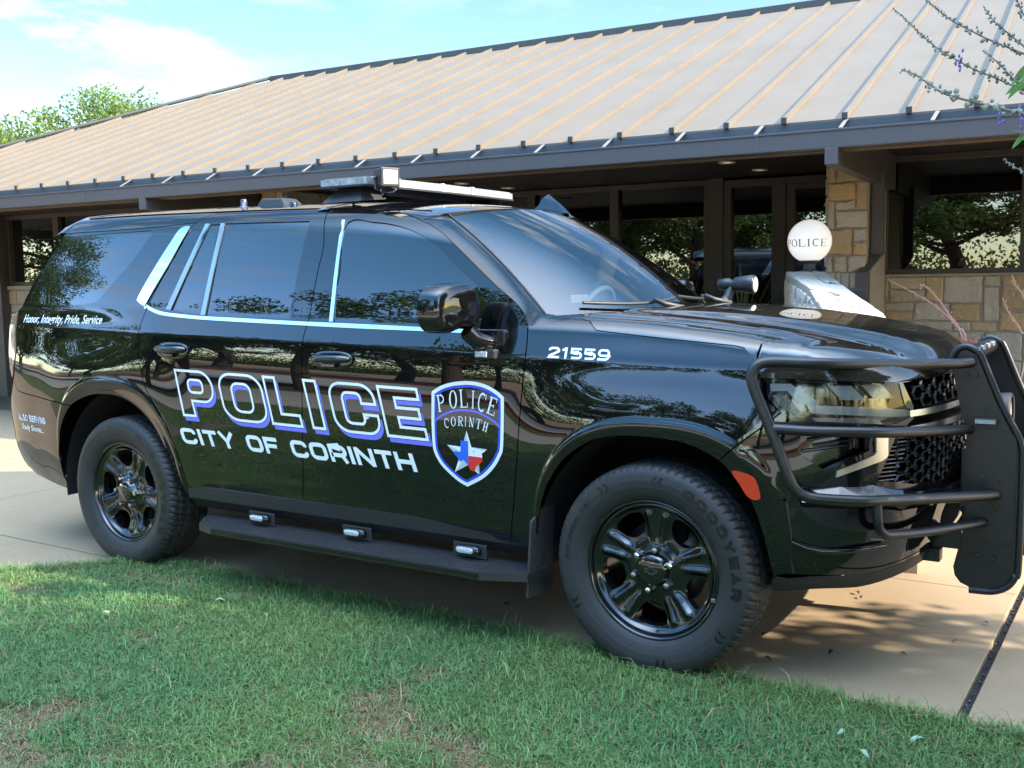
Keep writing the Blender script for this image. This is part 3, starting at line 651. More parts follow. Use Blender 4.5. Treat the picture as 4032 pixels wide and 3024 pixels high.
# ================================================================ YARD THINGS
def BW(u, v, z=0): c, s = math.cos(BT), math.sin(BT); return (-.25 + u * c - v * s, 2.45 + u * s + v * c, z)
# sloped stone pier by the entry, with the globe lamp on its flat top
pier = thing('stone_pier', 'sloped limestone pier beside the entry, carrying the white globe lamp', 'stone pier', (-.25, 2.45, 0), BT)
s = Stones()
FLs = [(np.array((-.539, .9)), 1.512), (np.array((-.087, -.31)), 1.398), (np.array((.10, -.75)), 1.262), (np.array((.30, -1.25)), 1.10), (np.array((.45, -1.6)), .9)]
BRs = [(np.array((-.29, 1.05)), 1.516), (np.array((.223, -.31)), 1.338), (np.array((.43, -.75)), 1.262), (np.array((.62, -1.25)), 1.10), (np.array((.75, -1.6)), .9)]
def side_pts(S_, a):
    k = np.linspace(0, 1, len(S_)); x = np.interp(a, k, [p[0][0] for p in S_]); y = np.interp(a, k, [p[0][1] for p in S_]); z = np.interp(a, k, [p[1] for p in S_]); return np.column_stack([x, y, z])
def SLP(q, t):
    l = side_pts(FLs, q[:, 0]); r = side_pts(BRs, q[:, 0]); p = l + (r - l) * q[:, 1:2]; return p + np.array([.0, -.2, .95]) * t
def SFL(q, t):                                                # left face: (along, height fraction measured down from the cap)
    l = side_pts(FLs, q[:, 0]); p = l.copy(); p[:, 2] = l[:, 2] - q[:, 1]; return p + np.array([-.93, -.36, 0]) * t
s.face([(0, .10, .0, .62, CREAM[3]), (0, .13, .62, 1, CREAM[0]), (.10, .25, 0, .60, CREAM[2]), (.13, .29, .60, 1, CREAM[4]), (.25, .36, 0, .45, CREAM[1]), (.29, .42, .45, 1, CREAM[2]), (.36, .50, 0, .55, CREAM[0]), (.42, .58, .55, 1, CREAM[1]), (.50, .66, 0, .5, CREAM[3]), (.58, .74, .5, 1, CREAM[0]), (.66, .84, 0, .5, CREAM[1]), (.74, .9, .5, 1, CREAM[2]), (.84, 1, 0, .5, CREAM[1]), (.9, 1, .5, 1, CREAM[3])], SLP, mortar=.006)
a = 0.
while a < .97:
    w = RNG.uniform(.035, .06); zt = .03
    while zt < .62: h_ = RNG.uniform(.16, .34); s.face([(a, min(1, a + w), zt, zt + h_, None)], SFL, mortar=.004); zt += h_
    a += w
def bk(m):
    k = np.linspace(0, 1, 9); Lp = side_pts(FLs, k); Rp = side_pts(BRs, k); V = np.vstack([Lp, Rp, Lp * (1, 1, 0), Rp * (1, 1, 0)]); n = 9
    m.add(V, [(i, i + 1, n + i + 1, n + i) for i in range(n - 1)] + [(i, 2 * n + i, 2 * n + i + 1, i + 1) for i in range(n - 1)] + [(n + i, n + i + 1, 3 * n + i + 1, 3 * n + i) for i in range(n - 1)] + [(n - 1, 3 * n - 1, 4 * n - 1, 2 * n - 1), (0, n, 3 * n, 2 * n)])
s.back(bk); s.build('pier_body', pier)
gx, gy, gz = BW(-.385, 1.0, 1.757)
lamp = thing('globe_lamp', 'white glass globe lamp lettered POLICE in black, on the stone pier', 'lamp', (gx, gy, 1.52))
GLOBE = mat('opal_glass', (.86, .85, .83), .18, coat=.6, spec=.5, emit=((1, .95, .88), .10))
m = MB(); m.ball((0, 0, .237), .163, 40, 26); globe = m.build('globe', GLOBE, lamp)
m = MB(); m.lathe([(.075, 0), (.075, .012), (.052, .02), (.046, .032), (.046, .068), (.060, .076), (.078, .082), (.080, .092), (0, .092)], 8, smooth=False); m.build('fitter', mat('lamp_fitter', (.05, .055, .06), .5, noise=(20, .4, (.09, .09, .09))), lamp)
# ---------------------------------------------------------------- leaves and trees
def leaves(name, C, size, ratio, material, parent=None, shade=None, Nrm=None, droop=.0):
    n = len(C); d = RNG.normal(size=(n, 3)); d[:, 2] -= droop; d /= np.linalg.norm(d, axis=1)[:, None]
    w = RNG.normal(size=(n, 3)); w = np.cross(d, w); w /= np.linalg.norm(w, axis=1)[:, None] + 1e-9
    s = np.broadcast_to(np.asarray(size, float), (n,)) * RNG.uniform(.7, 1.3, n); up = np.cross(d, w)
    V = np.zeros((n, 4, 3)); V[:, 0] = C - d * s[:, None] * .5; V[:, 2] = C + d * s[:, None] * .5
    V[:, 1] = C + w * (s * ratio * .5)[:, None] + up * (s * .12)[:, None]; V[:, 3] = C - w * (s * ratio * .5)[:, None] + up * (s * .12)[:, None]
    me = bpy.data.meshes.new(name); me.vertices.add(n * 4); me.vertices.foreach_set('co', V.ravel()); me.loops.add(n * 4); me.loops.foreach_set('vertex_index', np.arange(n * 4))
    me.polygons.add(n); me.polygons.foreach_set('loop_start', np.arange(n) * 4); me.polygons.foreach_set('loop_total', np.full(n, 4))
    sh = RNG.random(n) if shade is None else shade
    at = me.attributes.new('shade', 'FLOAT', 'FACE'); at.data.foreach_set('value', sh.astype(np.float32)); me.update(); me.validate()
    return link(name, me, parent, [material])
BARK = mat('bark', (.10, .075, .055), .9, noise=(9, .6, (.05, .038, .03)), bump=(30, .8, .03))
OAKL = leafmat('oak_leaf', (.05, .09, .018), (.15, .22, .05), .42)
YLEAF = leafmat('sunlit_leaf', (.10, .16, .035), (.25, .32, .07), .5)
def tree(name, label, cat, x, y, h, r, low, nleaf, material, seed, group=None, lsize=.17, clumps=70, flat=.75):
    rg = np.random.default_rng(seed); t = thing(name, label, cat, (x, y, -.06), 0, group)
    m = MB(); tr = .028 * h; top = np.array([rg.normal() * .3, rg.normal() * .3, h * .62])
    path = curve([(0, 0, 0), (rg.normal() * .12, rg.normal() * .12, h * .22), top * (.5, .5, .7), top], 4); m.tube(path, np.linspace(tr, tr * .3, len(path)), 9)
    tips = []
    for i in range(16):
        a = i * 2.4 + rg.normal() * .3; z0 = low * .75 + (h * .6 - low * .75) * (i / 16); b = np.array([top[0] * z0 / h, top[1] * z0 / h, z0]); ln = r * (.95 - .35 * i / 16)
        e = b + np.array([math.cos(a) * ln, math.sin(a) * ln, ln * (.25 + .5 * rg.random())]); md = (b + e) / 2 + rg.normal(size=3) * .2
        q = curve([b, md, e], 4); m.tube(q, np.linspace(tr * .38, tr * .08, len(q)), 6); tips += [md, e]
    m.build('trunk', BARK, t)
    cc = []; zc = (h + low) / 2; hz = (h - low) / 2
    while len(cc) < clumps:
        p = rg.uniform(-1, 1, 3); q = np.linalg.norm(p)
        if q < 1 and q > .25: cc.append((p[0] * r, p[1] * r, zc + p[2] * hz))
    cc = np.array(cc + [tuple(p) for p in tips]); cr = rg.uniform(.10, .24, len(cc)) * r + .15
    k = rg.integers(0, len(cc), nleaf); d = rg.normal(size=(nleaf, 3)); d /= np.linalg.norm(d, axis=1)[:, None]
    C = cc[k] + d * (cr[k] * rg.random(nleaf) ** .45)[:, None] * (1, 1, flat)
    C = C[C[:, 2] > low * .8]
    leaves('crown', C, lsize, .55, material, t, shade=np.clip(rg.normal(.45, .25, len(C)) + .25 * rg.random(len(cc))[k][:len(C)] - .1, 0, 1)); return t
# tree behind the roof
for i, (u, v, h, r) in enumerate(((-18.4, 9.2, 5.1, 2.2), (-17.4, 10.4, 5.6, 1.7), (-19.9, 7.7, 4.8, 1.9))):
    x, y = u, v; tree('leafy_tree', ['bright yellow green tree behind the roof, fullest crown of the three', 'bright green tree behind the roof with the tallest twiggy top', 'low yellow green tree behind the roof at the frame edge'][i], 'tree', x, y, h, r, 3.3, 26000, YLEAF, 20 + i, 'trees behind the roof', .085, 90)
# trees across the lawn and road, seen mirrored in paint and glass
FAR = [(-17.7, -4.6, 9.2, 3.9, 1.6), (3.6, -15.5, 9.5, 5.2, 2.9), (-8.8, -8.4, 5.6, 1.7, 2.2), (-6.3, -8.6, 6.4, 1.9, 2.3), (-11.6, -8.5, 5.0, 1.6, 2.0), (-13.5, -21, 5.6, 2.8, 1.3), (-8.5, -20.5, 6.5, 3.2, 1.8), (-34, -4, 8, 4.5, 1.4), (-30, 5, 7, 4, 1.2), (-42, 2, 8.5, 4.5, 1.4), (-38, -11, 8, 4.3, 1.4), (-18.5, -23, 6.8, 3.4, 1.5), (-3.8, -22, 6.2, 3.3, 1.6), (-24, -19, 7.2, 3.8, 1.4), (8.8, -20, 8.6, 4.6, 2.2), (-30, -26, 8.5, 4.5, 1.5), (14, -17, 8.5, 4.2, 1.8), (-37, -20, 8.5, 4.5, 1.5), (-1, -30, 8, 4.5, 1.2), (20, -24, 9, 5, 1.5), (-44, -28, 10, 5.5, 1.4), (27, -12, 9, 5, 1.4)]
protos = []
for i, (x, y, h, r, lo) in enumerate(FAR):
    if i < 4: t = tree('oak_tree', 'leafy green oak on the grass across the road from the station', 'tree', x, y, h, r, lo, 75000 if i < 2 else 22000, OAKL, 40 + i, 'oaks across the road', .115 if i < 2 else .095, 150 if i < 2 else 60); protos.append((t, h, r))
    else:
        t0, h0, r0 = protos[2 + i % 2]; t = dup(t0, (x, y, -.06)); t.scale = (r / r0, r / r0, h / h0); t.rotation_euler = (0, 0, i * 1.3)
# hedge line far off
m = MB(); C = np.column_stack([RNG.uniform(-95, 60, 90000), RNG.normal(-44, 1.6, 90000), np.abs(RNG.normal(0, 1.7, 90000))]); C[:, 2] *= (.7 + .5 * np.sin(C[:, 0] * .35) ** 2)
tag(leaves('far_woods', C, .26, .6, OAKL), 'dark far-off line of woods beyond the dirt bank', 'woods', kind='stuff')
# ---------------------------------------------------------------- shade shrub at the right: chaste tree with flower spikes
VLEAF = leafmat('chaste_leaf', (.045, .085, .035), (.10, .19, .06), .4); BUD = mat('flower_bud', (.20, .23, .17), .8, noise=(60, .5, (.12, .12, .13))); PETAL = mat('violet_petal', (.15, .13, .42), .6); TWIG = mat('grey_twig', (.12, .105, .085), .8)
vit = thing('chaste_tree', 'chaste tree shrub leaning in from the driveway edge with grey bud spikes and violet flowers', 'shrub', (2.9, -1.7, 0))
vl = Vector((2.9, -1.7, 0))
m = MB(); cs = []
for i in range(26):
    a = RNG.random() * 6.28; sp = RNG.uniform(.3, 1.9); tip = np.array([sp * math.cos(a) * .9 + .45, sp * math.sin(a) * 1.15 - .25, RNG.uniform(2.0, 4.1) - .25 * sp])
    b = np.array([RNG.normal() * .08, RNG.normal() * .08, 0]); q = curve([b, b * .5 + tip * (.25, .25, .45), tip * (.7, .7, .85), tip], 5)
    m.tube(q, np.linspace(.030, .006, len(q)), 6); cs += [q[k] for k in range(6, len(q))]
m.build('trunk', TWIG, vit)
cs = np.array(cs); k = RNG.integers(0, len(cs), 34000); C = cs[k] + RNG.normal(size=(34000, 3)) * (.20, .20, .16)
wx = C[:, 0] + 2.9; wy = C[:, 1] - 1.7
ok = (wx > 1.32 - .111 * (wy + 4.46) * .0 + .28) & (C[:, 2] > .45) & (wy < .45) & (wy > -3.4); C = C[ok]
leaves('foliage', C, .095, .22, VLEAF, vit, droop=.5)
def spike(m, mb, path, blur=0, pet=0):
    P = curve(path, 6); m.tube(P, np.linspace(.0008, .0017, len(P)), 6)
    Ls = np.concatenate([[0], np.cumsum(np.linalg.norm(np.diff(P, axis=0), axis=1))]); t = .002
    while t < Ls[-1]:
        f = t / Ls[-1]; p = np.array([np.interp(t, Ls, P[:, c]) for c in range(3)]); s = .0013 + .0024 * min(1, f * 2.2)
        for _ in range(5): q = p + RNG.normal(size=3) * s * .9; mb.ball(q, (s * RNG.uniform(.5, .9), s * RNG.uniform(.5, .9), s * RNG.uniform(.6, 1.1)), 6, 4)
        t += .006 + .010 * min(1, f * 2)
SPK = [[(1.163, -2.3, 2.011), (1.19, -2.3, 1.984), (1.214, -2.29, 1.957), (1.242, -2.28, 1.929), (1.279, -2.27, 1.902), (1.308, -2.26, 1.883), (1.343, -2.25, 1.865), (1.399, -2.24, 1.833), (1.62, -2.15, 1.72), (2.1, -2.0, 1.45)],
       [(1.224, -2.32, 2.017), (1.271, -2.3, 1.972), (1.304, -2.3, 1.95), (1.334, -2.3, 1.93), (1.397, -2.28, 1.897), (1.6, -2.2, 1.80), (2.1, -2.0, 1.5)],
       [(1.326, -2.3, 1.99), (1.344, -2.3, 1.962), (1.365, -2.3, 1.94), (1.397, -2.3, 1.908), (1.6, -2.25, 1.76), (2.1, -2.0, 1.45)],
       [(1.327, -2.3, 1.91), (1.348, -2.3, 1.89), (1.367, -2.3, 1.868), (1.392, -2.28, 1.838), (1.6, -2.2, 1.70), (2.1, -2.0, 1.4)],
       [(1.379, -2.3, 2.01), (1.389, -2.3, 1.976), (1.41, -2.3, 1.94), (1.6, -2.2, 1.78), (2.1, -2.0, 1.45)],
       [(1.386, -2.3, 1.757), (1.396, -2.3, 1.75), (1.45, -2.28, 1.72), (1.7, -2.2, 1.6), (2.2, -2.0, 1.3)], [(1.369, -2.3, 1.707), (1.388, -2.3, 1.69), (1.45, -2.28, 1.65), (1.7, -2.2, 1.5), (2.2, -2.0, 1.2)]]
cp = np.array((1.6525, -4.4609, 1.4942)); SPK.append([tuple(cp + (np.array(p) - cp) * .55) for p in [(1.182, -2.3, 1.892), (1.208, -2.3, 1.879), (1.236, -2.3, 1.857), (1.261, -2.3, 1.838), (1.302, -2.3, 1.821), (1.36, -2.3, 1.800), (1.45, -2.3, 1.77)]] + [(1.75, -3.0, 1.6), (2.2, -2.4, 1.35)])
for sp in SPK:
    m = MB(); mb = MB(); sp = [tuple(np.array(p) - np.array(vl)) for p in sp]; n = len(sp); spike(m, mb, sp[:n - 2 if n > 5 else n - 2], 0); m.tube(curve(sp[-3:], 5), .0025, 6)
    st = m.build('flower_stem', TWIG, vit); mb.build('flower_buds', BUD, st)
m = MB()
for p in ((1.358, -2.3, 1.791), (1.395, -2.3, 1.783), (1.282, -2.27, 1.899)):
    for _ in range(9): q = np.array(p) - np.array(vl) + RNG.normal(size=3) * (.004, .004, .010); m.ball(q, (.0022, .0022, .0042), 6, 4)
m.build('violet_flower', PETAL, vit)
# long leaves close to the frame edge
C = np.array([(1.382, -2.3, 1.852), (1.375, -2.3, 1.838), (1.39, -2.3, 1.846), (1.388, -2.3, 1.828), (1.368, -2.3, 1.824), (1.382, -2.3, 1.724), (1.392, -2.3, 1.735), (1.40, -2.3, 1.745), (1.372, -2.3, 1.815)]) - np.array(vl)
m = MB()
for i, c in enumerate(C):
    d = np.array([-.020 - .012 * RNG.random(), RNG.normal() * .01, -.018 - .02 * RNG.random()]); w = np.array([.3, .1, -.35]); w *= .0045 / np.linalg.norm(w); q = [c - d * (1 - f) * 1.2 for f in np.linspace(0, 1, 6)]
    V = []; [V.extend([p - w * math.sin(math.pi * (f * .94 + .03)), p + (0, 0, .001), p + w * math.sin(math.pi * (f * .94 + .03))]) for p, f in zip(q, np.linspace(0, 1, 6))]
    m.add(V, [(3 * a + b, 3 * a + b + 1, 3 * a + b + 4, 3 * a + b + 3) for a in range(5) for b in (0, 1)], True)
m.build('long_leaf', mat('fresh_leaf', (.10, .24, .055), .45), vit, fix=False)
# shade tree whose shadow covers the lawn
tree('shade_tree', 'broad shade oak standing on the lawn beyond the chaste tree', 'tree', 6.9, -1.35, 5.4, 2.5, 2.0, 60000, OAKL, 77, None, .10, 70)
# ---------------------------------------------------------------- yuccas by the entry and red yucca stalks
SWORD = leafmat('sword_leaf', (.10, .14, .05), (.30, .33, .13), .25)
def swords(name, label, cat, x, y, n, ln, z=0, group=None):
    t = thing(name, label, cat, (x, y, z), 0, group); m = MB()
    for i in range(n):
        a = RNG.random() * 6.28; el = RNG.uniform(.25, 1.35); l = ln * RNG.uniform(.7, 1.1); d = np.array([math.cos(a) * math.cos(el), math.sin(a) * math.cos(el), math.sin(el)]); sd = np.array([-math.sin(a), math.cos(a), 0]); V = []
        for f in np.linspace(0, 1, 5): p = d * l * f + np.array([0, 0, .12 - .10 * l * f * f * (1 - math.sin(el))]); w = .017 * (1 - f) ** .6 + .0006; V += [p - sd * w, p + np.array([0, 0, -.006 * (1 - f)]), p + sd * w]
        m.add(V, [(3 * a_ + b, 3 * a_ + b + 1, 3 * a_ + b + 4, 3 * a_ + b + 3) for a_ in range(4) for b in (0, 1)], True)
    o = m.build('leaf_rosette', SWORD, t, fix=False); at = o.data.attributes.new('shade', 'FLOAT', 'FACE'); at.data.foreach_set('value', np.repeat(RNG.random(n), 8).astype(np.float32)); return t
x, y, _ = BW(-1.98, 2.75); swords('yucca', 'spiky pale green yucca in the entry bed, seen over the windscreen pillar', 'plant', x, y, 46, .78, .78)
x, y, _ = BW(-1.36, 2.65); swords('yucca', 'spiky yellow green yucca by the station door, behind the far spotlight', 'plant', x, y, 46, .72, .80)
for u, h in ((-1.98, .80), (-1.36, .82)):
    x, y, _ = BW(u, 2.72); m = MB(); m.tube([(0, 0, 0), (.01, 0, h)], .06, 8)
    m.build('stem', BARK, [o for o in bpy.data.objects if o.name.startswith('yucca') and o.type == 'EMPTY'][0 if u < -1.5 else 1], loc=(0, -.0, -h))
x, y = .50, 3.4
ry = swords('red_yucca', 'red yucca with tall coral flower stalks leaning in front of the stone wall', 'plant', x, y, 60, .62)
CORAL = mat('coral_stalk', (.70, .36, .27), .6, noise=(40, .4, (.75, .50, .38))); CORALF = mat('coral_flower', (.72, .16, .13), .6)
for pth in ([(-.117, 3.4, 1.457), (-.014, 3.4, 1.401), (.118, 3.4, 1.328), (.213, 3.4, 1.263), (.291, 3.4, 1.193), (.358, 3.4, 1.118), (.415, 3.4, 1.032), (.5, 3.4, .5), (.5, 3.4, .1)],
            [(.105, 3.4, 1.405), (.116, 3.4, 1.42), (.163, 3.4, 1.388), (.221, 3.4, 1.317), (.264, 3.4, 1.263), (.306, 3.4, 1.193), (.37, 3.4, 1.10), (.5, 3.4, .7), (.52, 3.4, .1)],
            [(.70, 3.4, 1.472), (.716, 3.4, 1.414), (.773, 3.4, 1.331), (.84, 3.4, 1.1), (.7, 3.4, .1)], [(.643, 3.4, 1.321), (.669, 3.4, 1.247), (.719, 3.4, 1.169), (.759, 3.4, 1.101), (.80, 3.4, .95), (.65, 3.4, .1)]):
    P = curve(pth, 6) - np.array([x, y, 0]); m = MB(); m.tube(P, np.linspace(.004, .008, len(P)), 7)
    for i in range(0, len(P) * 2 // 3):
        if RNG.random() < .75: p = P[i] + RNG.normal(size=3) * (.008, .004, .008); m.ball(p, (.005, .005, .011), 6, 4)
    m.build('flower_stalk', CORAL, ry)
m = MB()
for _ in range(70):
    p = np.array([.46 + RNG.normal() * .06, 3.36 + RNG.normal() * .03, .99 + RNG.normal() * .025]) - (x, y, 0); m.ball(p, (.007, .007, .016), 6, 4)
m.build('coral_blossom', CORALF, ry)
